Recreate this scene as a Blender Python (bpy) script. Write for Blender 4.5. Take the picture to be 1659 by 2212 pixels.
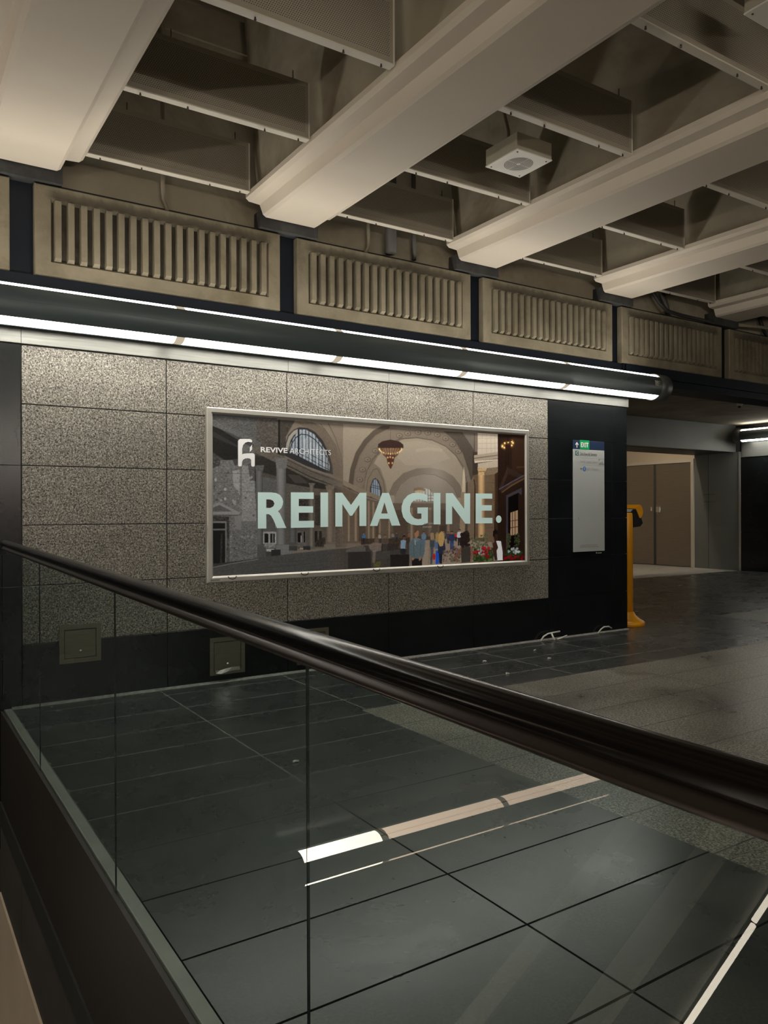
import bpy, math, random
import numpy as np
from mathutils import Vector, Matrix
from mathutils.geometry import tessellate_polygon

for o in list(bpy.data.objects):
    bpy.data.objects.remove(o)
SC = bpy.context.scene
COL = SC.collection
PI = math.pi

# ------------------------------------------------------------------ camera
EYE = 1.42
YAW, PITCH, ROLL = math.radians(33.057), math.radians(-0.03), math.radians(-0.233)
fwd = Vector((math.sin(YAW) * math.cos(PITCH), math.cos(YAW) * math.cos(PITCH), math.sin(PITCH)))
rgt = Vector((math.cos(YAW), -math.sin(YAW), 0))
upv = rgt.cross(fwd)
r2 = rgt * math.cos(ROLL) + upv * math.sin(ROLL)
u2 = -rgt * math.sin(ROLL) + upv * math.cos(ROLL)
cam_data = bpy.data.cameras.new('camera')
cam = bpy.data.objects.new('camera', cam_data)
COL.objects.link(cam)
M = Matrix((r2, u2, -fwd)).transposed().to_4x4()
M.translation = (0, 0, EYE)
cam.matrix_world = M
cam_data.sensor_fit = 'VERTICAL'
cam_data.sensor_height = 36.0
cam_data.lens = 1670.0 / 2212.0 * 36.0
cam_data.clip_start = 0.03
cam_data.clip_end = 200
SC.camera = cam

# ------------------------------------------------------------------ world, exposure
world = bpy.data.worlds.new('world')
SC.world = world
world.use_nodes = True
bg = world.node_tree.nodes['Background']
bg.inputs[0].default_value = (1.0, 0.90, 0.78, 1)
bg.inputs[1].default_value = 0.012
SC.view_settings.view_transform = 'Standard'
SC.view_settings.look = 'None'
SC.view_settings.exposure = 0.0
SC.view_settings.gamma = 1.0
SC.view_settings.use_curve_mapping = False
SC.cycles.use_denoising = True
SC.cycles.max_bounces = 10
SC.cycles.transparent_max_bounces = 16
SC.cycles.sample_clamp_indirect = 6.0

TUBE_DOWN = 22.0        # light strips of the fixtures
TUBE_UP = 12.0
HALL_FILL = 80.0         # unseen lamp added behind the camera as ambient fill
LOWER_FILL = 95.0  # unseen lamp added on the left wall to brighten the lower level
PRINT_LIGHT = .20        # faint glow given to the billboard's print
TUBE_COLOUR = (1.0, 0.95, 0.85)

# ------------------------------------------------------------------ helpers
class MB:
    """Collects shapes into one mesh."""
    def __init__(self):
        self.v, self.f, self.m, self.s = [], [], [], []

    def add(self, verts, faces, mi=0, smooth=False):
        b = len(self.v)
        self.v += [tuple(p) for p in verts]
        for f in faces:
            self.f.append([b + i for i in f])
            self.m.append(mi)
            self.s.append(smooth)
        return self

    def box(self, x0, x1, y0, y1, z0, z1, mi=0):
        return self.add([(x0, y0, z0), (x1, y0, z0), (x1, y1, z0), (x0, y1, z0),
                         (x0, y0, z1), (x1, y0, z1), (x1, y1, z1), (x0, y1, z1)],
                        [(0, 3, 2, 1), (4, 5, 6, 7), (0, 1, 5, 4), (1, 2, 6, 5), (2, 3, 7, 6), (3, 0, 4, 7)], mi)

    def cbox(self, x0, x1, y0, y1, z0, z1, c, mi=0):
        """Box whose twelve edges are chamfered by c."""
        vs, idx = [], {}
        for sx in (0, 1):
            for sy in (0, 1):
                for sz in (0, 1):
                    X, Y, Z = (x1 if sx else x0), (y1 if sy else y0), (z1 if sz else z0)
                    ix, iy, iz = (-c if sx else c), (-c if sy else c), (-c if sz else c)
                    for a, p in ((0, (X, Y + iy, Z + iz)), (1, (X + ix, Y, Z + iz)), (2, (X + ix, Y + iy, Z))):
                        idx[(sx, sy, sz, a)] = len(vs)
                        vs.append(p)
        I = lambda *k: idx[k]
        fs = []
        for s in (0, 1):
            q = [I(s, 0, 0, 0), I(s, 1, 0, 0), I(s, 1, 1, 0), I(s, 0, 1, 0)]
            fs.append(q if s else q[::-1])
            q = [I(0, s, 0, 1), I(1, s, 0, 1), I(1, s, 1, 1), I(0, s, 1, 1)]
            fs.append(q[::-1] if s else q)
            q = [I(0, 0, s, 2), I(1, 0, s, 2), I(1, 1, s, 2), I(0, 1, s, 2)]
            fs.append(q if s else q[::-1])
        for a in (0, 1):
            for b in (0, 1):
                fs.append([I(a, b, 0, 0), I(a, b, 0, 1), I(a, b, 1, 1), I(a, b, 1, 0)])
                fs.append([I(a, 0, b, 0), I(a, 0, b, 2), I(a, 1, b, 2), I(a, 1, b, 0)])
                fs.append([I(0, a, b, 1), I(0, a, b, 2), I(1, a, b, 2), I(1, a, b, 1)])
        for sx in (0, 1):
            for sy in (0, 1):
                for sz in (0, 1):
                    fs.append([I(sx, sy, sz, 0), I(sx, sy, sz, 1), I(sx, sy, sz, 2)])
        return self.add(vs, fs, mi)

    def prism(self, prof, fn, a, b, mi=0, smooth=False, caps=True):
        """Profile points (p, q) swept from a to b; fn(p, q, t) gives a position."""
        n = len(prof)
        vs = [fn(p, q, a) for p, q in prof] + [fn(p, q, b) for p, q in prof]
        self.add(vs, [(i, (i + 1) % n, n + (i + 1) % n, n + i) for i in range(n)], mi, smooth)
        if caps:
            self.add(vs, [list(range(n))[::-1], list(range(n, 2 * n))], mi)
        return self

    def lathe(self, prof, centre=(0, 0, 0), n=32, mi=0, smooth=True):
        cx, cy, cz = centre
        vs = []
        for r, z in prof:
            for i in range(n):
                t = 2 * PI * i / n
                vs.append((cx + r * math.cos(t), cy + r * math.sin(t), cz + z))
        fs = []
        for k in range(len(prof) - 1):
            for i in range(n):
                j = (i + 1) % n
                fs.append((k * n + i, k * n + j, (k + 1) * n + j, (k + 1) * n + i))
        self.add(vs, fs, mi, smooth)
        if prof[0][0] > 1e-6:
            self.add(vs[:n], [list(range(n))[::-1]], mi)
        if prof[-1][0] > 1e-6:
            self.add(vs[-n:], [list(range(n))], mi)
        return self

    def tube(self, pts, r, n=12, mi=0):
        pts = [Vector(p) for p in pts]
        vs, fs = [], []
        up0 = None
        for i, p in enumerate(pts):
            d = (pts[min(i + 1, len(pts) - 1)] - pts[max(i - 1, 0)]).normalized()
            if up0 is None:
                ref = Vector((0, 0, 1)) if abs(d.z) < .9 else Vector((1, 0, 0))
            else:
                ref = up0
            s = d.cross(ref).normalized()
            u = s.cross(d).normalized()
            up0 = u
            rr = r[i] if isinstance(r, (list, tuple)) else r
            for k in range(n):
                t = 2 * PI * k / n
                vs.append(p + s * (rr * math.cos(t)) + u * (rr * math.sin(t)))
        for i in range(len(pts) - 1):
            for k in range(n):
                j = (k + 1) % n
                fs.append((i * n + k, i * n + j, (i + 1) * n + j, (i + 1) * n + k))
        self.add(vs, fs, mi, True)
        self.add(vs[:n], [list(range(n))[::-1]], mi)
        self.add(vs[-n:], [list(range(n))], mi)
        return self

    def arc(self, x0, x1, y, z, r, a0, a1, th, n=24, mi=0):
        """Curved sheet along X; angle 0 faces -Y, +90 is up; th is its thickness inwards."""
        prof = []
        for i in range(n + 1):
            a = math.radians(a0 + (a1 - a0) * i / n)
            prof.append((-r * math.cos(a), r * math.sin(a)))
        for i in range(n, -1, -1):
            a = math.radians(a0 + (a1 - a0) * i / n)
            prof.append((-(r - th) * math.cos(a), (r - th) * math.sin(a)))
        m = len(prof)
        vs = [(x0, y + p, z + q) for p, q in prof] + [(x1, y + p, z + q) for p, q in prof]
        h = n + 1
        self.add(vs, [(i, i + 1, m + i + 1, m + i) for i in range(n)], mi, True)
        self.add(vs, [(h + i, h + i + 1, m + h + i + 1, m + h + i) for i in range(n)], mi, True)
        self.add(vs, [(n, h, m + h, m + n), (m - 1, 0, m, 2 * m - 1)], mi)
        self.add(vs, [(i, m - 1 - i, m - 2 - i, i + 1) for i in range(n)] +
                 [(m + i, m + i + 1, 2 * m - 2 - i, 2 * m - 1 - i) for i in range(n)], mi)
        return self

    def poly(self, loops, fn, mi=0):
        """Flat polygon with holes; fn maps (u, v) to a position."""
        pts = [p for L in loops for p in L]
        tris = tessellate_polygon([[Vector((p[0], p[1], 0)) for p in L] for L in loops])
        return self.add([fn(*p) for p in pts], [tuple(t) for t in tris], mi)

    def build(self, name, mats, parent=None, loc=(0, 0, 0), recalc=True):
        me = bpy.data.meshes.new(name)
        me.from_pydata(self.v, [], self.f)
        for m in (mats if isinstance(mats, (list, tuple)) else [mats]):
            me.materials.append(m)
        me.polygons.foreach_set('material_index', self.m)
        me.polygons.foreach_set('use_smooth', self.s)
        me.update()
        if recalc:
            import bmesh
            bm = bmesh.new()
            bm.from_mesh(me)
            bmesh.ops.remove_doubles(bm, verts=bm.verts, dist=1e-6)
            bmesh.ops.recalc_face_normals(bm, faces=bm.faces)
            bm.to_mesh(me)
            bm.free()
        o = bpy.data.objects.new(name, me)
        COL.objects.link(o)
        o.location = loc
        if parent:
            o.parent = parent
        return o


def tag(o, label, cat, group=None):
    o['label'] = label
    o['category'] = cat
    if group:
        o['group'] = group
    return o


def thing(name, label, cat, loc=(0, 0, 0), rz=0.0, group=None):
    o = bpy.data.objects.new(name, None)
    COL.objects.link(o)
    o.empty_display_size = .1
    o.location = loc
    o.rotation_euler = (0, 0, rz)
    return tag(o, label, cat, group)


def struct(o):
    o['kind'] = 'structure'
    return o


def dup(root, loc, label):
    r = root.copy()
    COL.objects.link(r)
    r.location = loc
    r['label'] = label
    for ch in list(root.children):
        c = ch.copy()
        COL.objects.link(c)
        c.parent = r
        for g in list(ch.children):
            d = g.copy()
            COL.objects.link(d)
            d.parent = c
    return r


def text_mesh(name, body, mat, parent, x0, x1, z0, z1, y, bold=0.0):
    """Flat lettering stretched into the box x0..x1, z0..z1 on the plane y, facing -Y."""
    cu = bpy.data.curves.new(name, 'FONT')
    cu.body = body
    cu.offset = bold
    cu.resolution_u = 4
    t = bpy.data.objects.new(name, cu)
    COL.objects.link(t)
    bpy.context.view_layer.update()
    me = bpy.data.meshes.new_from_object(t)
    bpy.data.objects.remove(t)
    n = len(me.vertices)
    co = np.empty(n * 3)
    me.vertices.foreach_get('co', co)
    co = co.reshape(-1, 3)
    lo, hi = co.min(0), co.max(0)
    out = np.empty_like(co)
    out[:, 0] = x0 + (co[:, 0] - lo[0]) / (hi[0] - lo[0]) * (x1 - x0)
    out[:, 2] = z0 + (co[:, 1] - lo[1]) / (hi[1] - lo[1]) * (z1 - z0)
    out[:, 1] = y
    me.vertices.foreach_set('co', out.ravel())
    me.materials.clear()
    me.materials.append(mat)
    me.update()
    o = bpy.data.objects.new(name, me)
    COL.objects.link(o)
    if parent:
        o.parent = parent
    return o


# ------------------------------------------------------------------ materials
def new_mat(name):
    m = bpy.data.materials.new(name)
    m.use_nodes = True
    nt = m.node_tree
    return m, nt, nt.nodes['Principled BSDF']


def N(nt, kind, **kw):
    n = nt.nodes.new(kind)
    for k, v in kw.items():
        setattr(n, k, v)
    return n


def coords(nt):
    return N(nt, 'ShaderNodeTexCoord').outputs['Object']


def world_coords(nt):
    return N(nt, 'ShaderNodeNewGeometry').outputs['Position']


def noise(nt, vec, scale, detail=3.0, rough=.55, dist=0.0):
    n = N(nt, 'ShaderNodeTexNoise')
    n.inputs['Scale'].default_value = scale
    n.inputs['Detail'].default_value = detail
    n.inputs['Roughness'].default_value = rough
    n.inputs['Distortion'].default_value = dist
    nt.links.new(vec, n.inputs['Vector'])
    return n.outputs['Fac']


def ramp(nt, fac, stops):
    r = N(nt, 'ShaderNodeValToRGB')
    el = r.color_ramp.elements
    while len(el) < len(stops):
        el.new(.5)
    for e, (p, c) in zip(el, stops):
        e.position = p
        e.color = (*c, 1) if len(c) == 3 else c
    nt.links.new(fac, r.inputs[0])
    return r.outputs[0]


def mix(nt, fac, a, b, mode='MIX'):
    n = N(nt, 'ShaderNodeMix', data_type='RGBA', blend_type=mode)
    for s, v in ((n.inputs[0], fac), (n.inputs[6], a), (n.inputs[7], b)):
        if isinstance(v, (int, float)):
            s.default_value = v
        elif isinstance(v, tuple):
            s.default_value = (*v, 1)
        else:
            nt.links.new(v, s)
    return n.outputs[2]


def math_n(nt, op, a, b=None, c=None):
    n = N(nt, 'ShaderNodeMath', operation=op)
    for i, v in enumerate((a, b, c)):
        if v is None:
            continue
        if isinstance(v, (int, float)):
            n.inputs[i].default_value = v
        else:
            nt.links.new(v, n.inputs[i])
    return n.outputs[0]


def bump(nt, bsdf, h, strength, dist=.01):
    b = N(nt, 'ShaderNodeBump')
    b.inputs['Strength'].default_value = strength
    b.inputs['Distance'].default_value = dist
    nt.links.new(h, b.inputs['Height'])
    nt.links.new(b.outputs[0], bsdf.inputs['Normal'])


def plain(name, col, rough=.5, metal=0.0, spec=.5, var=.0, scale=6.0, bmp=0.0):
    m, nt, b = new_mat(name)
    b.inputs['Roughness'].default_value = rough
    b.inputs['Metallic'].default_value = metal
    b.inputs['Specular IOR Level'].default_value = spec
    if var:
        v = noise(nt, world_coords(nt), scale, 4)
        lo = tuple(c * (1 - var) for c in col)
        hi = tuple(min(1, c * (1 + var)) for c in col)
        nt.links.new(ramp(nt, v, [(.3, lo), (.7, hi)]), b.inputs['Base Color'])
        if bmp:
            bump(nt, b, noise(nt, world_coords(nt), scale * 14, 5), bmp, .004)
    else:
        b.inputs['Base Color'].default_value = (*col, 1)
    return m


def granite(name, dark, mid, light, rough=.4, scale=150.0):
    m, nt, b = new_mat(name)
    p = world_coords(nt)
    a = noise(nt, p, scale, 2.0, .6, .8)
    c = ramp(nt, a, [(.39, dark), (.47, mid), (.53, mid), (.61, light)])
    big = noise(nt, p, 2.2, 4)
    c = mix(nt, 1.0, c, ramp(nt, big, [(.3, (.84, .83, .80)), (.7, (1.08, 1.07, 1.05))]), 'MULTIPLY')
    nt.links.new(c, b.inputs['Base Color'])
    b.inputs['Roughness'].default_value = rough
    rr = ramp(nt, a, [(.4, (rough * 1.2,) * 3), (.65, (rough * .7,) * 3)])
    nt.links.new(rr, b.inputs['Roughness'])
    return m


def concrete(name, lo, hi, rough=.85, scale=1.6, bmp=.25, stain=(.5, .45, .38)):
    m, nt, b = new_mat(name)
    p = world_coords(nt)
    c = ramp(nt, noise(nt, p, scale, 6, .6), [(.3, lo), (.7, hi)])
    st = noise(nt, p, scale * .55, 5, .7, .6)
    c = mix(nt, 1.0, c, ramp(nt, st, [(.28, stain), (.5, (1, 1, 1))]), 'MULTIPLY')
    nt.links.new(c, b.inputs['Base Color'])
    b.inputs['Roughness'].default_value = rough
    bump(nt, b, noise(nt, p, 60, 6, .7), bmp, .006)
    return m


def ribbed_concrete(name):
    m = concrete(name, (.15, .127, .085), (.255, .222, .155), .9, 2.4, .55, (.62, .58, .5))
    nt = m.node_tree
    b = nt.nodes['Principled BSDF']
    src = b.inputs['Base Color'].links[0].from_socket
    sx = N(nt, 'ShaderNodeSeparateXYZ')
    nt.links.new(coords(nt), sx.inputs[0])
    # shadow smears above the ribs painted into the colour, streaky, of uneven height
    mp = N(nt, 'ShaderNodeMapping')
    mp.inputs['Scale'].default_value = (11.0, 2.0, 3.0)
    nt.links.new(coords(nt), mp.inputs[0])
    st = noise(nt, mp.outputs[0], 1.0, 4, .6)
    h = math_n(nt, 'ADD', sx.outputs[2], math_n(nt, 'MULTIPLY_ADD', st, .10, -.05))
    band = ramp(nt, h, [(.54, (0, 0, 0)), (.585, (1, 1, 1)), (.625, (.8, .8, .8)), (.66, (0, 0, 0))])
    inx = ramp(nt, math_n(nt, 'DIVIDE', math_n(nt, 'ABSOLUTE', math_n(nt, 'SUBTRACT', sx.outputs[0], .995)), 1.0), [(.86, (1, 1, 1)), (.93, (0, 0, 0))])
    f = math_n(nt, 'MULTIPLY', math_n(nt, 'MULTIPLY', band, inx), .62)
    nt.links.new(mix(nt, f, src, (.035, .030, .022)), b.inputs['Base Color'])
    return m


def emitter(name, col, strength):
    m = bpy.data.materials.new(name)
    m.use_nodes = True
    nt = m.node_tree
    nt.nodes.clear()
    e = N(nt, 'ShaderNodeEmission')
    e.inputs[0].default_value = (*col, 1)
    e.inputs[1].default_value = strength
    o = N(nt, 'ShaderNodeOutputMaterial')
    nt.links.new(e.outputs[0], o.inputs[0])
    return m


def glass_mat(name, tint):
    m = bpy.data.materials.new(name)
    m.use_nodes = True
    nt = m.node_tree
    nt.nodes.clear()
    t = N(nt, 'ShaderNodeBsdfTransparent')
    t.inputs[0].default_value = (*tint, 1)
    g = N(nt, 'ShaderNodeBsdfGlossy')
    g.inputs['Color'].default_value = (.96, 1.0, .98, 1)
    g.inputs['Roughness'].default_value = 0.004
    fr = N(nt, 'ShaderNodeFresnel')
    fr.inputs[0].default_value = 1.5
    geo = N(nt, 'ShaderNodeNewGeometry')
    k = math_n(nt, 'MULTIPLY', fr.outputs[0], math_n(nt, 'SUBTRACT', 1.0, geo.outputs['Backfacing']))
    mx = N(nt, 'ShaderNodeMixShader')
    nt.links.new(k, mx.inputs[0])
    nt.links.new(t.outputs[0], mx.inputs[1])
    nt.links.new(g.outputs[0], mx.inputs[2])
    o = N(nt, 'ShaderNodeOutputMaterial')
    nt.links.new(mx.outputs[0], o.inputs[0])
    return m


def slate(name):
    """Dark polished floor stone in 1.065 x 0.444 m slabs with toned joints and scuffs."""
    m, nt, b = new_mat(name)
    p = world_coords(nt)
    sx = N(nt, 'ShaderNodeSeparateXYZ')
    nt.links.new(p, sx.inputs[0])

    def line(coord, off, pitch, half):
        f = math_n(nt, 'FRACT', math_n(nt, 'DIVIDE', math_n(nt, 'SUBTRACT', coord, off), pitch))
        d = math_n(nt, 'ABSOLUTE', math_n(nt, 'SUBTRACT', f, .5))
        return math_n(nt, 'GREATER_THAN', d, .5 - half / pitch)
    ln = math_n(nt, 'MAXIMUM', line(sx.outputs[0], .80 - 1.065 * 20 + 1.055, 1.065, .005), line(sx.outputs[1], 1.96 - .444 * 60, .444, .005))
    base = ramp(nt, noise(nt, p, 1.3, 6, .62), [(.3, (.028, .031, .031)), (.7, (.046, .050, .049))])
    dust = noise(nt, p, 1.7, 5, .66, .3)
    # slabs next to the glass are scuffed pale; shade right of them is painted in
    scuff_shade = math_n(nt, 'MULTIPLY', ramp(nt, math_n(nt, 'DIVIDE', sx.outputs[1], 4.0), [(.45, (.20, .20, .20)), (.66, (0, 0, 0))]),
                   ramp(nt, math_n(nt, 'DIVIDE', sx.outputs[0], 4.0), [(.50, (1, 1, 1)), (.68, (.1, .1, .1))]))
    dust = math_n(nt, 'ADD', dust, math_n(nt, 'MULTIPLY', scuff_shade, .75))
    fine = noise(nt, p, 90, 3, .7)
    dfac = math_n(nt, 'MULTIPLY', ramp(nt, dust, [(.50, (0, 0, 0)), (.85, (.45, .45, .45))]), ramp(nt, fine, [(.35, (.2, .2, .2)), (.65, (1, 1, 1))]))
    c = mix(nt, dfac, base, (.16, .155, .14))
    # joints: reflection painted in, pale along the wall, dark near the camera
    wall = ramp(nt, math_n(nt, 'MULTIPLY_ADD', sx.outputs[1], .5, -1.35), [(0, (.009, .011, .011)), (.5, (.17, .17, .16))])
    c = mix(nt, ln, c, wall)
    nt.links.new(c, b.inputs['Base Color'])
    rr = ramp(nt, dust, [(.3, (.24,) * 3), (.7, (.32,) * 3)])
    nt.links.new(mix(nt, ln, rr, (.9, .9, .9)), b.inputs['Roughness'])
    nt.links.new(math_n(nt, 'MULTIPLY_ADD', ln, -.45, .5), b.inputs['Specular IOR Level'])
    return m


def tan_floor(name):
    m, nt, b = new_mat(name)
    p = world_coords(nt)
    sx = N(nt, 'ShaderNodeSeparateXYZ')
    nt.links.new(p, sx.inputs[0])

    def line(coord, off, pitch, half):
        f = math_n(nt, 'FRACT', math_n(nt, 'DIVIDE', math_n(nt, 'SUBTRACT', coord, off), pitch))
        d = math_n(nt, 'ABSOLUTE', math_n(nt, 'SUBTRACT', f, .5))
        return math_n(nt, 'GREATER_THAN', d, .5 - half / pitch)
    ln = math_n(nt, 'MAXIMUM', line(sx.outputs[0], -20.0, 1.83, .0045), line(sx.outputs[1], 3.335 - 20 * .466, .466, .0045))
    sp = noise(nt, p, 95, 2, .6, .8)
    c = ramp(nt, sp, [(.39, (.03, .029, .026)), (.48, (.13, .125, .108)), (.60, (.33, .32, .28))])
    wear = noise(nt, p, 1.1, 5, .6, .8)
    c = mix(nt, 1.0, c, ramp(nt, wear, [(.35, (.62, .62, .62)), (.62, (1.1, 1.08, 1.02))]), 'MULTIPLY')
    c = mix(nt, ln, c, (.012, .011, .010))
    nt.links.new(c, b.inputs['Base Color'])
    nt.links.new(ramp(nt, wear, [(.3, (.26,) * 3), (.7, (.42,) * 3)]), b.inputs['Roughness'])
    return m


def perforated(name, col):
    """Painted sheet steel punched with a fine staggered grid of holes."""
    m, nt, b = new_mat(name)
    p = coords(nt)
    sx = N(nt, 'ShaderNodeSeparateXYZ')
    nt.links.new(p, sx.inputs[0])
    P_ = .014
    u = math_n(nt, 'DIVIDE', sx.outputs[0], P_)
    v = math_n(nt, 'DIVIDE', sx.outputs[2], P_ * .866)
    row = math_n(nt, 'FLOOR', v)
    sh = math_n(nt, 'MULTIPLY', math_n(nt, 'MODULO', row, 2.0), .5)
    fu = math_n(nt, 'SUBTRACT', math_n(nt, 'FRACT', math_n(nt, 'ADD', u, sh)), .5)
    fv = math_n(nt, 'SUBTRACT', math_n(nt, 'FRACT', v), .5)
    d2 = math_n(nt, 'ADD', math_n(nt, 'MULTIPLY', fu, fu), math_n(nt, 'MULTIPLY', fv, fv))
    hole = math_n(nt, 'LESS_THAN', d2, .055)
    inx = math_n(nt, 'LESS_THAN', math_n(nt, 'ABSOLUTE', math_n(nt, 'SUBTRACT', sx.outputs[0], .65)), .615)
    inz = math_n(nt, 'LESS_THAN', math_n(nt, 'ABSOLUTE', math_n(nt, 'SUBTRACT', sx.outputs[2], .20)), .165)
    hole = math_n(nt, 'MULTIPLY', hole, math_n(nt, 'MULTIPLY', inx, inz))
    base = ramp(nt, noise(nt, world_coords(nt), 2.0, 4), [(.3, tuple(c * .9 for c in col)), (.7, col)])
    nt.links.new(mix(nt, hole, base, (.02, .018, .014)), b.inputs['Base Color'])
    b.inputs['Roughness'].default_value = .6
    return m


def print_mat(name):
    m, nt, b = new_mat(name)
    a = N(nt, 'ShaderNodeVertexColor')
    a.layer_name = 'print'
    nt.links.new(a.outputs[0], b.inputs['Base Color'])
    nt.links.new(a.outputs[0], b.inputs['Emission Color'])
    b.inputs['Emission Strength'].default_value = PRINT_LIGHT
    b.inputs['Roughness'].default_value = .35
    b.inputs['Specular IOR Level'].default_value = .3
    return m


def glow_print(name, col):
    m = plain(name, col, .4, 0, .3)
    b = m.node_tree.nodes['Principled BSDF']
    b.inputs['Emission Color'].default_value = (*col, 1)
    b.inputs['Emission Strength'].default_value = PRINT_LIGHT
    return m


def brushed(name, col, rough=.35, metal=.85):
    m, nt, b = new_mat(name)
    p = world_coords(nt)
    mp = N(nt, 'ShaderNodeMapping')
    mp.inputs['Scale'].default_value = (1.0, 1.0, 55.0)
    nt.links.new(p, mp.inputs[0])
    s = noise(nt, mp.outputs[0], 3.0, 4)
    nt.links.new(ramp(nt, s, [(.3, tuple(c * .85 for c in col)), (.7, col)]), b.inputs['Base Color'])
    b.inputs['Metallic'].default_value = metal
    nt.links.new(ramp(nt, s, [(.3, (rough * 1.2,) * 3), (.7, (rough * .85,) * 3)]), b.inputs['Roughness'])
    return m


MAT = dict(
    granite=granite('speckled granite', (.045, .042, .038), (.20, .19, .168), (.45, .43, .385), .5, 88.0),
    black=plain('polished black stone', (.0085, .0105, .0115), .22, 0, .38, .25, 3.0),
    joint=plain('tile joint', (.03, .029, .027), .8),
    pale_joint=plain('pale grout', (.15, .15, .145), .8),
    navy=plain('dark navy paint', (.0035, .007, .014), .5, 0, .3),
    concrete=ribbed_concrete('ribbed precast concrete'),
    groove=concrete('dark concrete groove', (.035, .030, .021), (.075, .064, .046), .95, 4.0, .5),  # groove floors coloured darker than ribs and field
    ceiling=concrete('stained ceiling concrete', (.26, .225, .165), (.38, .335, .255), .9, 1.1, .3),
    beam=plain('cream beam paint', (.60, .53, .44), .6, 0, .3, .05, .8),
    pad=concrete('dark bearing concrete', (.015, .015, .016), (.07, .07, .068), .9, 3.0, .3),  # dark pads where the beam ends meet the wall
    perforated=perforated('perforated painted steel', (.34, .30, .235)),
    flange=plain('cream painted steel', (.62, .57, .48), .45),
    screw=plain('dark screw steel', (.10, .09, .08), .4, .8),
    alu=brushed('brushed aluminium', (.27, .275, .26), .42, .6),
    alu_frame=plain('satin aluminium frame', (.50, .49, .45), .4, .6, .5, .06, 5),
    housing=plain('dark grey lamp housing', (.10, .132, .142), .42, .2, .5),
    cap=plain('grey lamp end', (.10, .105, .10), .4, .3, .5),
    socket=emitter('dim tube end', (1.0, .84, .62), .55),
    lit_down=emitter('tube light downwards', TUBE_COLOUR, TUBE_DOWN),
    lit_up=emitter('tube light upwards', TUBE_COLOUR, TUBE_UP),
    hall_fill=emitter('hall fill light', (1.0, .92, .81), HALL_FILL),
    lower_light=emitter('lower level fill light', (1.0, .88, .72), LOWER_FILL),
    warm_dim=emitter('warm dim tube light', (1.0, .73, .54), 6.0),
    warm_bright=emitter('warm tube light', (1.0, .86, .70), 13.0),
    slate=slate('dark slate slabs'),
    tan=tan_floor('speckled granite slabs'),
    pale_floor=plain('pale floor stone', (.42, .40, .36), .5, 0, .4, .08, 3),
    glass=glass_mat('greenish glass', (.87, .93, .915)),
    glass_edge=plain('dark glass edge', (.012, .020, .017), .2),
    rail=plain('black handrail', (.006, .005, .0045), .2, 0, .2),
    rail_lip=plain('dark bronze rail channel', (.05, .040, .034), .28, .6),
    channel=plain('pale metal floor trim', (.30, .31, .28), .45, .3, .5, .12, 6),
    fascia=plain('dark brown steel', (.035, .031, .026), .5, .2, .4, .12, 1.2),
    fascia_grey=plain('dark grey steel', (.050, .050, .043), .5, .2, .4, .1, 1.2),
    fascia_stone=plain('dull grey stone', (.085, .080, .070), .55, 0, .4, .15, 1.4),
    beige=plain('beige painted concrete', (.72, .60, .46), .7, 0, .3, .05, 1.5),
    steel=brushed('brushed door steel', (.32, .28, .24), .34, .75),
    grey_paint=plain('grey painted steel', (.16, .17, .165), .5, 0, .4, .05, 2),
    dark_grey=plain('dark grey paint', (.05, .052, .05), .5),
    transom=plain('warm cream paint', (.62, .54, .42), .7),
    yellow=plain('traffic yellow paint', (.86, .37, .010), .38, 0, .5, .04, 9),
    black_plastic=plain('black plastic', (.010, .010, .010), .45),
    screen=plain('grey display', (.45, .46, .50), .25),
    hatch=brushed('dull access steel', (.165, .15, .112), .42, .7),
    white_paint=plain('white painted metal', (.72, .69, .62), .45),
    grille=plain('grille slot', (.10, .095, .085), .7),
    box_paint=plain('cream speaker box', (.42, .385, .30), .55),
    conduit=plain('painted conduit', (.24, .205, .15), .6, 0, .4, .1, 4),
    dark_pipe=plain('dark pipe', (.05, .046, .04), .6),
    cable=plain('dark cable', (.018, .017, .016), .6),
    print=print_mat('printed picture'),
    mint=glow_print('pale mint print', (.64, .84, .81)),
    white_print=plain('white print', (.82, .82, .82), .4, 0, .3),
    bright_print=glow_print('white glowing print', (.85, .85, .85)),
    caption=glow_print('pale caption print', (.45, .42, .38)),
    sign_white=plain('white sign face', (.46, .485, .48), .4, 0, .4, .03, 2),
    sign_navy=plain('navy sign face', (.018, .035, .085), .4),
    sign_green=plain('green sign face', (.005, .36, .11), .4),
    sign_teal=plain('teal sign square', (.010, .11, .12), .4),
    sign_blue=plain('blue sign disc', (.03, .15, .55), .4),
    ink=plain('dark grey ink', (.10, .10, .10), .5),
    pale_ink=plain('pale grey ink', (.25, .25, .25), .5),
    white_bit=plain('white plastic scrap', (.65, .64, .60), .5),
    sealant=plain('dusty sealant', (.20, .195, .18), .7, 0, .3, .3, 30),
    sticker=plain('worn sticker', (.34, .33, .29), .6, 0, .3, .2, 60),
    leaf_edge=plain('bright steel edge', (.6, .6, .58), .25, .9),
)

# ================================================================== the setting
WALL_Y = 6.17
XT = [.862, 1.93, 3.0, 4.066, 5.116, 6.182]           # edges of the granite slabs
ZT = [.455, .885, 1.33, 1.768, 2.218, 2.65]

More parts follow.
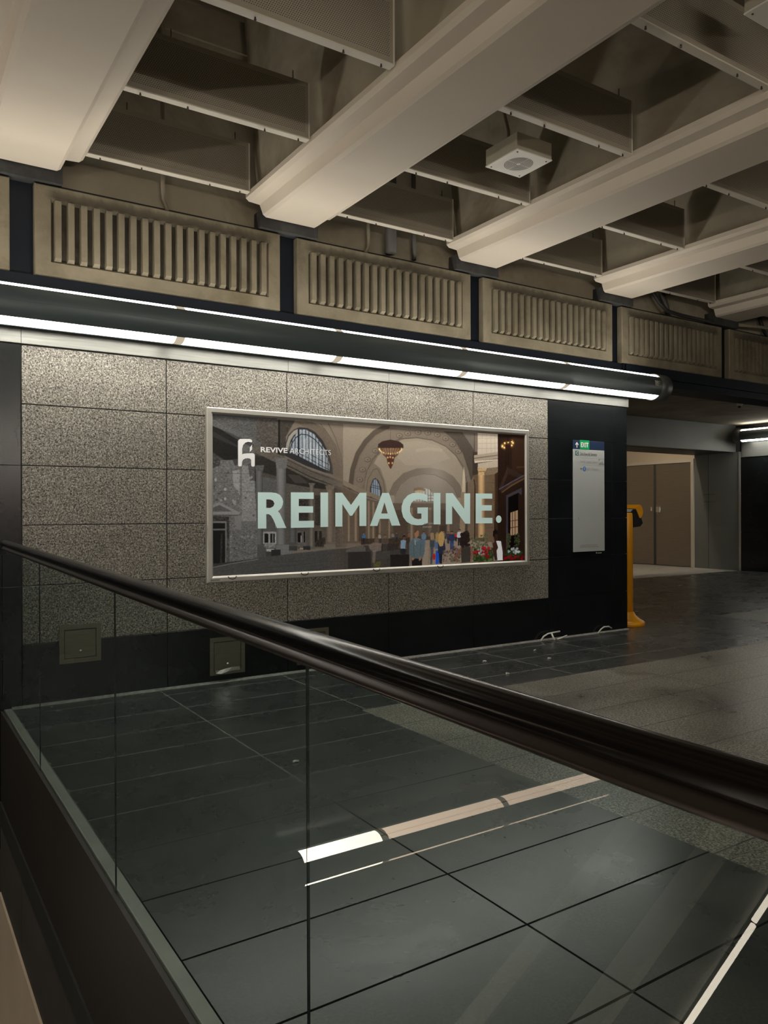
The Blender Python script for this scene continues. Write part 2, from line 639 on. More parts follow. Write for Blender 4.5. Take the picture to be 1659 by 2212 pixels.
# floor: dark slate with inlaid fields of pale granite
fl = MB()
def quad(x0, x1, y0, y1, z, mi):
    fl.add([(x0, y0, z), (x1, y0, z), (x1, y1, z), (x0, y1, z)], [(0, 1, 2, 3)], mi)
quad(.74, 2.88, -7, 4.74, 0, 0)
quad(.74, 7.49, 4.74, 6.20, 0, 0)
quad(7.49, 9.43, 4.74, 10.7, 0, 0)
quad(2.88, 8.30, -7, 4.74, 0, 1)
quad(8.30, 9.43, -7, 4.74, 0, 0)
quad(9.43, 17.0, -7, 6.30, 0, 1)
quad(9.43, 17.0, 6.30, 10.7, 0, 0)
quad(7.49, 17.0, 10.7, 15.4, 0, 2)
fl.box(.74, 17.0, -7, 6.2, -.32, -.02, 3)
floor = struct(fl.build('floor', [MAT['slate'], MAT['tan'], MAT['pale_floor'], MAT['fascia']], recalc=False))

# opening below the balustrade: fascia down to the lower storey
tr = MB()
tr.box(.715, .735, -7, 6.16, -.645, -.004, 0)
tr.box(.705, .735, -7, 6.16, -.80, -.648, 1)
for k in range(-9, 3):
    y0 = 3.876 + 1.30 * k
    tr.box(.712, .735, y0 + .004, min(y0 + 1.296, 6.16), -1.295, -.804, 2)
tr.box(.725, .74, -7, 6.16, -1.30, -.80, 3)
struct(tr.build('trim_1', [MAT['fascia'], MAT['fascia_grey'], MAT['fascia_stone'], MAT['joint']]))
wl = MB().box(.70, .95, -7, 6.16, -4.3, -1.30)
struct(wl.build('wall_lower', MAT['beige']))
struct(MB().box(.738, .786, -7, 6.155, -.02, .006).build('trim_2', MAT['channel']))
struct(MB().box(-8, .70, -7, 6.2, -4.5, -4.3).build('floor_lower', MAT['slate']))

# back wall with granite field, black stone surround
wb = MB()
wb.box(-8, 7.47, 6.195, 6.6, -4.3, 3.06, 2)
G_ = .008
wb.box(XT[0] - .002, XT[-1], 6.187, 6.196, ZT[0] - .002, ZT[-1], 3)
for i in range(5):
    for j in range(5):
        wb.cbox(XT[i] + G_ / 2, XT[i + 1] - G_ / 2, WALL_Y, 6.2, ZT[j] + G_ / 2, ZT[j + 1] - G_ / 2, .0015, 0)
def slab(x0, x1, z0, z1):
    wb.cbox(x0 + .0018, x1 - .0018, WALL_Y, 6.2, z0 + .0018, z1 - .0018, .0008, 1)
for x0, x1 in ((-.2, .858),):
    for z0, z1 in ((-1.0, 0), (0, .885), (.885, 1.768), (1.768, 2.65)):
        slab(x0, x1, z0, z1)
for x0, x1 in ((-8, -5.4), (-5.4, -2.8), (-2.8, -.2)):
    for z0, z1 in ((-4.3, -3.2), (-3.2, -2.2), (-2.2, -1.0), (-1.0, 0), (0, .885), (.885, 1.768), (1.768, 2.65)):
        slab(x0, x1, z0, z1)
slab(-.2, .70, -4.3, -1.0)
for i in range(5):
    slab(XT[i], XT[i + 1], 0, ZT[0])
rows = [0, .46, .905, 1.335, 1.768, 2.225, 2.65]
for x0, x1 in ((6.184, 7.222), (7.222, 7.488)):
    for z0, z1 in zip(rows, rows[1:]):
        slab(x0, x1, z0, z1)
struct(wb.build('wall_back', [MAT['granite'], MAT['black'], MAT['pale_joint'], MAT['black_plastic']]))
# return of that wall into the passage
wr = MB().box(7.46, 7.488, 6.2, 10.7, 0, 3.4, 0)
wr.box(7.0, 7.488, 10.7, 15.4, 0, 3.4, 1)
struct(wr.build('wall_return', [MAT['black'], MAT['grey_paint']]))
# brushed aluminium strip behind the lamp
st = MB()
for x0, x1 in zip([-2.2, -1.35, .86, 3.006, 4.07, 5.12], [-1.35, .86, 3.006, 4.07, 5.12, 7.505]):
    st.cbox(x0 + .001, x1 - .001, 6.155, 6.20, 2.657, 2.97, .001)
struct(st.build('trim_3', MAT['alu']))
# dark navy wall band and lintel
nv = MB()
nv.box(-8, 17.5, 6.215, 6.6, 2.97, 3.185)
nv.box(7.505, 17.5, 6.185, 6.6, 3.06, 3.185)
struct(nv.build('lintel', MAT['navy']))
struct(MB().box(-8, 17.5, 6.264, 6.6, 3.185, 3.90).build('wall_behind_panels', MAT['navy']))
# rough concrete above the panels, closing the coffers
struct(MB().box(-8, 17.5, 6.28, 6.7, 3.9, 5.7).box(-8, 17.5, 6.255, 6.285, 5.38, 5.66).build('wall_upper', MAT['ceiling']))
struct(MB().box(-8, 17.5, -7.2, 6.7, 5.65, 5.8).build('ceiling', MAT['ceiling']))

# sealant bead where the wall meets the floor
sl = MB().prism([(0, 0), (-.034, 0), (-.020, .007), (0, .014)], lambda p, q, t: (t, WALL_Y + p, q), .79, 7.49)
struct(sl.build('baseboard_back', MAT['sealant']))

# beams of the ceiling
BEAM_X = [-3.42, -1.275, .87, 3.025, 5.172, 7.31, 9.46, 11.6, 13.75]
prof = [(.235, 3.96), (.262, 3.978), (.292, 4.055), (.392, 4.062), (.42, 4.085), (.42, 4.125), (.315, 4.16), (.43, 5.66)]
prof = prof + [(-a, b) for a, b in prof[::-1]]
for i, bx in enumerate(BEAM_X):
    b = MB()
    b.prism(prof, lambda p, q, t, bx=bx: (bx + p, t, q), -7.0, 6.135, 0)
    # the web is bare concrete, the lower edge is painted
    for k, f in enumerate(b.f):
        zs = [b.v[v][2] for v in f]
        if max(zs) > 4.5 and len(f) == 4:
            b.m[k] = 1
    b.box(bx - .28, bx + .28, 6.15, 6.30, 3.875, 4.02, 2)
    struct(b.build('ceiling_beam', [MAT['beam'], MAT['ceiling'], MAT['pad']]))

# passage beyond the wall: ceiling, fascia, far wall, door recess
struct(MB().box(7.0, 17.4, 6.4, 15.4, 3.41, 3.5).build('ceiling_passage', MAT['ceiling']))
fa = MB().box(7.488, 16.9, 10.75, 11.80, 2.79, 3.42, 0)
fa.box(7.488, 16.9, 10.9, 11.85, 2.782, 2.795, 1)  # dark sheet stands in for the shadow band under the fascia
struct(fa.build('lintel_passage', [MAT['grey_paint'], MAT['dark_grey']]))
wf = MB()
wf.box(16.9, 17.2, 10.66, 11.86, 0, 2.79, 0)
wf.box(16.905, 17.2, 11.86, 15.4, 2.64, 3.42, 1)
wf.box(16.905, 17.2, 14.15, 15.4, 0, 2.64, 1)
for y0, y1 in zip([2.0, 3.1, 4.2, 5.3, 6.4, 7.5, 8.6, 9.7], [3.1, 4.2, 5.3, 6.4, 7.5, 8.6, 9.7, 10.64]):
    for z0, z1 in zip([0, .9, 1.8], [.9, 1.8, 2.66]):
        wf.cbox(16.9, 17.2, y0 + .002, y1 - .002, z0 + .002, z1 - .002, .001, 2)
wf.box(16.93, 17.2, -7, 10.66, 0, 3.42, 2)
wf.box(16.88, 16.93, 10.63, 10.67, 0, 2.79, 3)
wf.box(16.885, 16.93, 3.0, 10.6, 2.66, 3.02, 4)
struct(wf.build('wall_right', [MAT['grey_paint'], MAT['transom'], MAT['black'], MAT['alu_frame'], MAT['alu']]))
struct(MB().box(7.0, 17.2, 15.4, 15.6, 0, 3.42).build('wall_recess', MAT['transom']))
# seams of the grey wall panel
struct(MB().box(16.893, 16.902, 11.47, 11.476, 0, 2.78).box(16.893, 16.902, 11.3, 11.62, 1.80, 1.812).box(16.893, 16.902, 11.3, 11.6, 1.62, 1.63)
       .build('trim_4', [MAT['dark_grey']]))

# double steel door in the recess
dr = struct(MB().box(16.86, 16.92, 11.86, 11.94, 0, 2.70).box(16.86, 16.92, 14.10, 14.18, 0, 2.70).box(16.86, 16.92, 11.94, 14.10, 2.62, 2.70)
            .build('door_1', MAT['flange']))
for y0, y1 in ((11.945, 12.985), (13.055, 14.095)):
    leaf = MB().cbox(16.885, 16.925, y0, y1, .015, 2.61, .004).box(16.881, 16.886, y0 + .03, y1 - .03, .72, .735)
    leaf.build('door_leaf', MAT['steel'], dr)
MB().cbox(16.872, 16.92, 12.99, 13.05, .015, 2.61, .004).build('meeting_stile', MAT['dark_grey'], dr)
MB().cbox(16.83, 16.885, 12.82, 12.95, 1.37, 1.52, .006).tube([(16.86, 12.90, 1.41), (16.85, 12.90, 1.33)], .012).build('lock', MAT['leaf_edge'], dr)
MB().cbox(16.86, 16.885, 13.10, 13.15, 1.40, 1.52, .005).build('keeper', MAT['leaf_edge'], dr)

# walls out of view that close the hall and carry the added fill lamps
struct(MB().box(-8, 17.4, -7.2, -7.0, -4.3, 5.7).build('wall_front', MAT['fascia_stone']))
struct(MB().box(-8.2, -8, -7.2, 6.7, -4.3, 5.7).build('wall_left', MAT['fascia_stone']))

# ================================================================== lamps
def wall_lamp(label, loc, rz, x0, x1, joints, ends=(0, 1), group=None, up0=40, dn0=-47, lights=None):
    """Long round wall fixture, local -Y is its front; light strips above and below."""
    t = thing('wall_lamp', label, 'lamp', loc, rz, group)
    R_ = .155
    e0 = x0 + (.19 if ends[0] else 0)
    e1 = x1 - (.19 if ends[1] else 0)
    h = MB()
    h.arc(e0, e1, 0, 0, R_, dn0, up0, .004)
    h.arc(e0, e1, 0, 0, R_ + .0012, -3.2, -2.4, .002, 2)
    h.build('front_cover', MAT['housing'], t)
    h = MB()
    h.arc(e0, e1, 0, 0, R_, 108, 242, .004)
    h.box(e0, e1, .02, R_ - .004, -.04, .04)
    h.build('rear_cover', MAT['housing'], t)
    x = e0 + .3
    while x < e1:
        MB().box(x, x + .06, R_ - .01, .212, -.05, .05).build('bracket', MAT['cap'], t)
        x += 1.4
    for on, a, b in ((ends[0], x0, e0), (ends[1], e1, x1)):
        if on:
            c = MB()
            n = 40
            pr = [(R_ * math.cos(2 * PI * i / n), R_ * math.sin(2 * PI * i / n)) for i in range(n)]
            c.prism(pr, lambda p, q, s: (s, p, q), a, b, 0, True)
            c.build('end_cap', MAT['cap'], t)
    cuts = [e0] + list(joints) + [e1]
    for a, b in zip(cuts, cuts[1:]):
        a2 = a + (.035 if a != e0 else 0)
        b2 = b - (.035 if b != e1 else 0)
        lo, up = (lights.pop(0) if lights else ('lit_down', 'lit_up')) if isinstance(lights, list) else (lights or ('lit_down', 'lit_up'))
        MB().arc(a2, b2, 0, 0, R_ - .012, -104, dn0 - .5, .006, 10).build('lower_light', MAT[lo], t)
        MB().arc(a2, b2, 0, 0, R_ - .012, up0 + .5, 106, .006, 10).build('upper_light', MAT[up], t)
    for j in joints:
        MB().arc(j - .035, j + .035, 0, 0, R_ - .010, -116, dn0, .01, 10).build('tube_holder', MAT['socket'], t)
        MB().arc(j - .035, j + .035, 0, 0, R_ - .010, up0, 107, .01, 10).build('tube_holder', MAT['socket'], t)
    return t

LAMP_Y, LAMP_Z = 5.955, 2.885
main_lamp = wall_lamp('long dark grey wall lamp with glowing strips above the billboard', (0, LAMP_Y, LAMP_Z), 0,
                      -2.3, 7.86, [-.86, .545, 1.95, 3.36, 4.76, 6.17])
# worn sticker with scribbles on the lamp's end
sk = MB()
for (x0, x1, a0, a1, mi) in ((7.54, 7.66, -6, 18, 0),):
    sk.arc(x0, x1, 0, 0, .1565, a0, a1, .001, 6, mi)
stk = sk.build('sticker', MAT['sticker'], main_lamp)
sq = MB()
def on_lamp(x, a, r=.1575):
    return (x, -r * math.cos(math.radians(a)), r * math.sin(math.radians(a)))
for pts in ([(7.60, 14), (7.605, 7), (7.59, 5)], [(7.615, 6), (7.625, 14), (7.635, 6)], [(7.64, 14), (7.645, 5), (7.655, 13)], [(7.57, 4), (7.60, -1), (7.64, 3)], [(7.60, 2), (7.62, -4)]):
    sq.tube([on_lamp(*p) for p in pts], .0022, 6)
sq.build('scribble', MAT['cable'], stk)
MB().arc(7.02, 7.10, 0, 0, .1562, 2, 16, .001, 6).build('sticker_residue', MAT['cap'], main_lamp)

wall_lamp('wall lamp with two bright strips on the far black wall', (16.68, 0, 3.14), -PI / 2, -10.62, -3.0, [-9.2, -7.8, -6.4, -5.0], (1, 1))
wall_lamp('lamp on the wall of the lower level, mirrored in the glass', (0, LAMP_Y, -1.64), 0,
          -5.5, -1.33, [-3.80, -2.35], (1, 1), None, 40, -30, [('warm_dim', 'warm_dim'), ('warm_dim', 'warm_dim'), ('warm_bright', 'warm_bright')])
wall_lamp('long fill lamp added out of view on the front wall behind the camera', (0, -6.78, 2.9), PI, -6.0, 4.0, [-4, -2, 0, 2], (1, 1), None, 26, -47, ('hall_fill', 'hall_fill'))
wall_lamp('fill lamp added out of view on the far left wall of the stair opening', (-7.78, 0, .6), PI / 2, -6.0, 1.5, [-4.5, -3.0, -1.5, 0], (1, 1), None, 26, -47, ('lower_light', 'lower_light'))

# recess lamp behind the fascia
rl = thing('recess_lamp', 'tube lamp behind the grey fascia lighting the steel doors', 'lamp', (14.0, 11.93, 3.13))
MB().box(-2.3, 2.3, -.09, -.03, -.05, .09).build('housing', MAT['white_paint'], rl)
MB().tube([(-2.25, 0, 0), (2.25, 0, 0)], .016).build('tube', emitter('recess tube light', (1.0, .86, .68), 55.0), rl)

# ================================================================== ribbed concrete panels
def panel_mesh():
    b = MB()
    W, Z0, Z1 = 1.99, 3.19, 3.862
    H_ = Z1 - Z0
    n = 19
    x0, x1 = .115, 1.875
    pitch = (x1 - x0) / n
    z0, z1 = .105, .57
    xa, xb, za, zb, c_, dq = x0 - .004, x1 + .004, z0 - .004, z1 + .006, .008, .03
    o0 = [(0, c_, 0), (W, c_, 0), (W, c_, H_), (0, c_, H_)]
    o1 = [(c_, 0, c_), (W - c_, 0, c_), (W - c_, 0, H_ - c_), (c_, 0, H_ - c_)]
    i0 = [(xa, 0, za), (xb, 0, za), (xb, 0, zb), (xa, 0, zb)]
    i1 = [(xa + .012, dq, za + .02), (xb - .012, dq, za + .02), (xb - .012, dq, zb - .02), (xa + .012, dq, zb - .02)]
    bk = [(0, .075, 0), (W, .075, 0), (W, .075, H_), (0, .075, H_)]
    V_ = bk + o0 + o1 + i0 + i1
    F_ = [(0, 1, 2, 3)]
    for g in range(4):
        for q in range(4):
            F_.append((g * 4 + q, g * 4 + (q + 1) % 4, g * 4 + 4 + (q + 1) % 4, g * 4 + 4 + q))
    b.add(V_, F_)
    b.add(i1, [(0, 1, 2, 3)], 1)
    for i in range(n):
        a = x0 + pitch * i + pitch * .20
        c = a + pitch * .60
        d = .020
        s = .010
        b.add([(a, .032, z0), (c, .032, z0), (c, .032, z1), (a, .032, z1),
               (a + s * .6, -d, z0 + .03), (c - s * .6, -d, z0 + .03), (c - s * .6, -d, z1 - .008), (a + s * .6, -d, z1 - .008)],
              [(4, 5, 6, 7), (0, 1, 5, 4), (1, 2, 6, 5), (2, 3, 7, 6), (3, 0, 4, 7)])
    return b
PANEL_LABELS = ['ribbed concrete panel cut off by the left picture edge', 'ribbed concrete panel nearest the viewer, over the left half of the billboard',
                'ribbed concrete panel over the right half of the billboard, second full one', 'ribbed concrete panel above the narrow exit sign',
                'shaded ribbed concrete panel just past the lamp end', 'last dark ribbed concrete panel, cut by the right picture edge']
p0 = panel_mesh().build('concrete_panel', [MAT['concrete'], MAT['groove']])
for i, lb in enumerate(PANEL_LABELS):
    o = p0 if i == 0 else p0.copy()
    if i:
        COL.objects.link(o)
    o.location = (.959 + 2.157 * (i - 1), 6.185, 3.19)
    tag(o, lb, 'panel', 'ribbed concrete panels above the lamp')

# ================================================================== acoustic baffles between the beams
def baffle():
    t = thing('acoustic_baffle', '', 'baffle', (0, 0, 0), 0, 'perforated baffles between the ceiling beams')
    W, Hh, D = 1.30, .40, .052
    f = MB().box(.012, W - .012, -.0005, .0025, .004, Hh)
    f.build('perforated_sheet', MAT['perforated'], t)
    f = MB().box(.012, W - .012, D - .0025, D, .004, Hh)
    f.build('rear_sheet', MAT['perforated'], t)
    f = MB().box(0, .012, -.002, D, 0, Hh).box(W - .012, W, -.002, D, 0, Hh).box(0, W, .0025, D - .0025, Hh - .004, Hh)
    f.build('side_frame', MAT['flange'], t)
    MB().cbox(0, W, -.004, D + .004, -.006, .004, .002).build('bottom_flange', MAT['flange'], t)
    for x in (.10, .41, .96, 1.22):
        MB().lathe([(.0, -.024), (.006, -.024), (.008, -.018), (.005, -.016), (.005, -.006)], (x, D * .5, 0), 10).build('bolt', MAT['screw'], t)
    for x in (.30, 1.18):
        MB().tube([(x, D * .5, Hh), (x, D * .5, Hh + .07)], .004, 6).build('hanger', MAT['screw'], t)
    return t
BAFFLES = []
bay_names = {2: 'between the two nearest beams', 3: 'in the bay with the speaker', 4: 'in the bay right of the speaker bay', 5: 'in the fourth bay along', 6: 'in the farthest bay at the right edge'}
row_y = [6.02, 4.945, 3.85, 2.76]
row_names = ['next to the wall', 'second from the wall', 'third from the wall', 'fourth from the wall']
for bay, nr in ((2, 3), (3, 4), (4, 3), (5, 2), (6, 1)):
    for r in range(nr):
        BAFFLES.append((BEAM_X[bay] + .425, row_y[r], f'perforated ceiling baffle {bay_names[bay]}, {row_names[r]}'))
bf = baffle()
for i, (x, y, lb) in enumerate(BAFFLES):
    if i == 0:
        bf.location = (x, y, 4.10)
        bf['label'] = lb
    else:
        dup(bf, (x, y, 4.10), lb)

# ================================================================== loudspeakers in the ceiling
def loudspeaker(label, loc):
    t = thing('ceiling_speaker', label, 'speaker', loc, 0, 'boxed ceiling speakers')
    S_ = .355
    MB().cbox(0, S_, 0, S_, .006, .13, .003).build('box', MAT['box_paint'], t)
    MB().cbox(-.003, S_ + .003, -.003, S_ + .003, -.004, .006, .002).build('face_plate', MAT['white_paint'], t)
    gr = MB()
    c = S_ / 2
    for k in range(2, 11):
        r = .0108 * k
        n = 96
        for i in range(n):
            a, b = 2 * PI * i / n, 2 * PI * (i + 1) / n
            if (i % 24) == 0:
                continue
            gr.add([(c + (r - .0028) * math.cos(a), c + (r - .0028) * math.sin(a), -.0046), (c + (r + .0028) * math.cos(a), c + (r + .0028) * math.sin(a), -.0046),
                    (c + (r + .0028) * math.cos(b), c + (r + .0028) * math.sin(b), -.0046), (c + (r - .0028) * math.cos(b), c + (r - .0028) * math.sin(b), -.0046)], [(0, 1, 2, 3)])
    gr.build('grille', MAT['grille'], t)
    for x, y in ((.03, .03), (S_ - .03, .03), (.03, S_ - .03), (S_ - .03, S_ - .03)):
        MB().lathe([(.0, -.008), (.006, -.008), (.006, -.004)], (x, y, 0), 8).build('screw', MAT['screw'], t)
    MB().tube([(c, S_ - .06, .13), (c, S_ - .06, .30), (c - .04, S_ - .06, .42), (c - .05, S_ - .06, 1.55)], .016, 10).build('conduit', MAT['conduit'], t)
    return t
loudspeaker('square white ceiling speaker with round grille hanging between baffles', (3.955, 4.25, 4.10))
loudspeaker('pale speaker box clipped by the top right picture corner', (3.92, 2.08, 4.10))

# conduits and cables on the concrete above the panels
def pipe(label, pts, r, mat, name='conduit', cat='pipe'):
    return tag(MB().tube(pts, r, 12).build(name, MAT[mat]), label, cat)
pipe('slim bent conduit rising above the nearest ribbed panel', [(1.965, 6.24, 3.87), (1.955, 6.235, 3.91), (1.93, 6.235, 3.96), (1.927, 6.235, 4.06), (1.927, 6.235, 5.6)], .017, 'conduit')
pipe('slim conduit above the second ribbed panel', [(3.86, 6.24, 3.87), (3.89, 6.235, 3.93), (3.893, 6.235, 4.05), (3.893, 6.235, 5.6)], .018, 'conduit')
pipe('thick dark pipe beside the slim conduit above the second panel', [(4.12, 6.19, 3.90), (4.12, 6.19, 5.6)], .055, 'dark_pipe', 'pipe')
pipe('dark pipe behind the baffle above the second panel, right of the thick one', [(4.42, 6.23, 3.90), (4.42, 6.23, 5.6)], .022, 'dark_pipe', 'pipe')
pipe('dark cable hanging beside the shaded fourth panel', [(8.0, 6.2, 4.4), (8.02, 6.2, 4.12), (8.10, 6.17, 4.0), (8.22, 6.15, 3.91), (8.5, 6.15, 3.89), (9.2, 6.15, 3.885)], .022, 'cable', 'cable', 'cable')
pipe('grey cable hanging above the shaded fourth panel', [(8.20, 6.235, 4.4), (8.24, 6.235, 4.15), (8.33, 6.235, 4.0), (8.36, 6.235, 3.88)], .03, 'dark_pipe', 'cable', 'cable')
pipe('bent pipe above the last dark panel', [(9.75, 6.16, 3.93), (10.2, 6.12, 3.95), (11.2, 6.1, 3.98)], .022, 'conduit')
pipe('dark cable loop above the last dark panel', [(10.35, 6.22, 4.4), (10.36, 6.22, 4.1), (10.42, 6.2, 3.95), (10.5, 6.2, 3.88)], .025, 'cable', 'cable', 'cable')

# small detector on the passage ceiling
dt = thing('ceiling_detector', 'small pale detector on the passage ceiling', 'detector', (13.39, 8.44, 3.41))
MB().lathe([(.055, 0), (.055, -.02), (.04, -.05), (.03, -.055)], n=20).build('housing', MAT['white_paint'], dt)
MB().lathe([(.028, -.05), (.022, -.085), (.0, -.09)], n=16).build('lens', MAT['black_plastic'], dt)

# ================================================================== billboard
PX0, PZ0, PW, PH = 2.303, .888, 3.507, 1.350        # printed picture
bb = thing('billboard', 'wide framed billboard of a vaulted hall reading REIMAGINE', 'billboard', (PX0, WALL_Y, PZ0))
fr = MB()
fo, fi = .052, .002
pr = [(fo, 0), (fo, -.036), (fo - .008, -.042), (.012, -.042), (-fi, -.030), (-fi, -.012), (-fi, 0)]
def frame_rail(corners):
    n = len(pr)
    rings = []
    for (sx, sz) in corners:
        rings.append([((PW if sx else 0) + (d if sx else -d), q, (PH if sz else 0) + (d if sz else -d)) for d, q in pr])
    return rings
rings = frame_rail([(0, 0), (1, 0), (1, 1), (0, 1)])
for a, b in ((0, 1), (1, 2), (2, 3), (3, 0)):
    n = len(pr)
    f = MB().add(rings[a] + rings[b], [(i, i + 1, n + i + 1, n + i) for i in range(n - 1)] + [(n - 1, 0, n, 2 * n - 1)] + [list(range(n)), list(range(n, 2 * n))])
    f.build('frame_rail', MAT['alu_frame'], bb)
MB().box(0, PW, -.02, 0, 0, PH).build('backing', MAT['black_plastic'], bb)
for x in (.165, .845, 1.6, 2.35):
    MB().tube([(x - .036, -.043, -.005), (x - .028, -.046, -.020), (x, -.047, -.028), (x + .028, -.046, -.020), (x + .036, -.043, -.005)], .004, 8).build('latch_loop', MAT['cable'], bb)
MB().cbox(-.025, .055, -.0445, -.041, -.036, -.020, .001).build('maker_plate', MAT['alu'], bb)

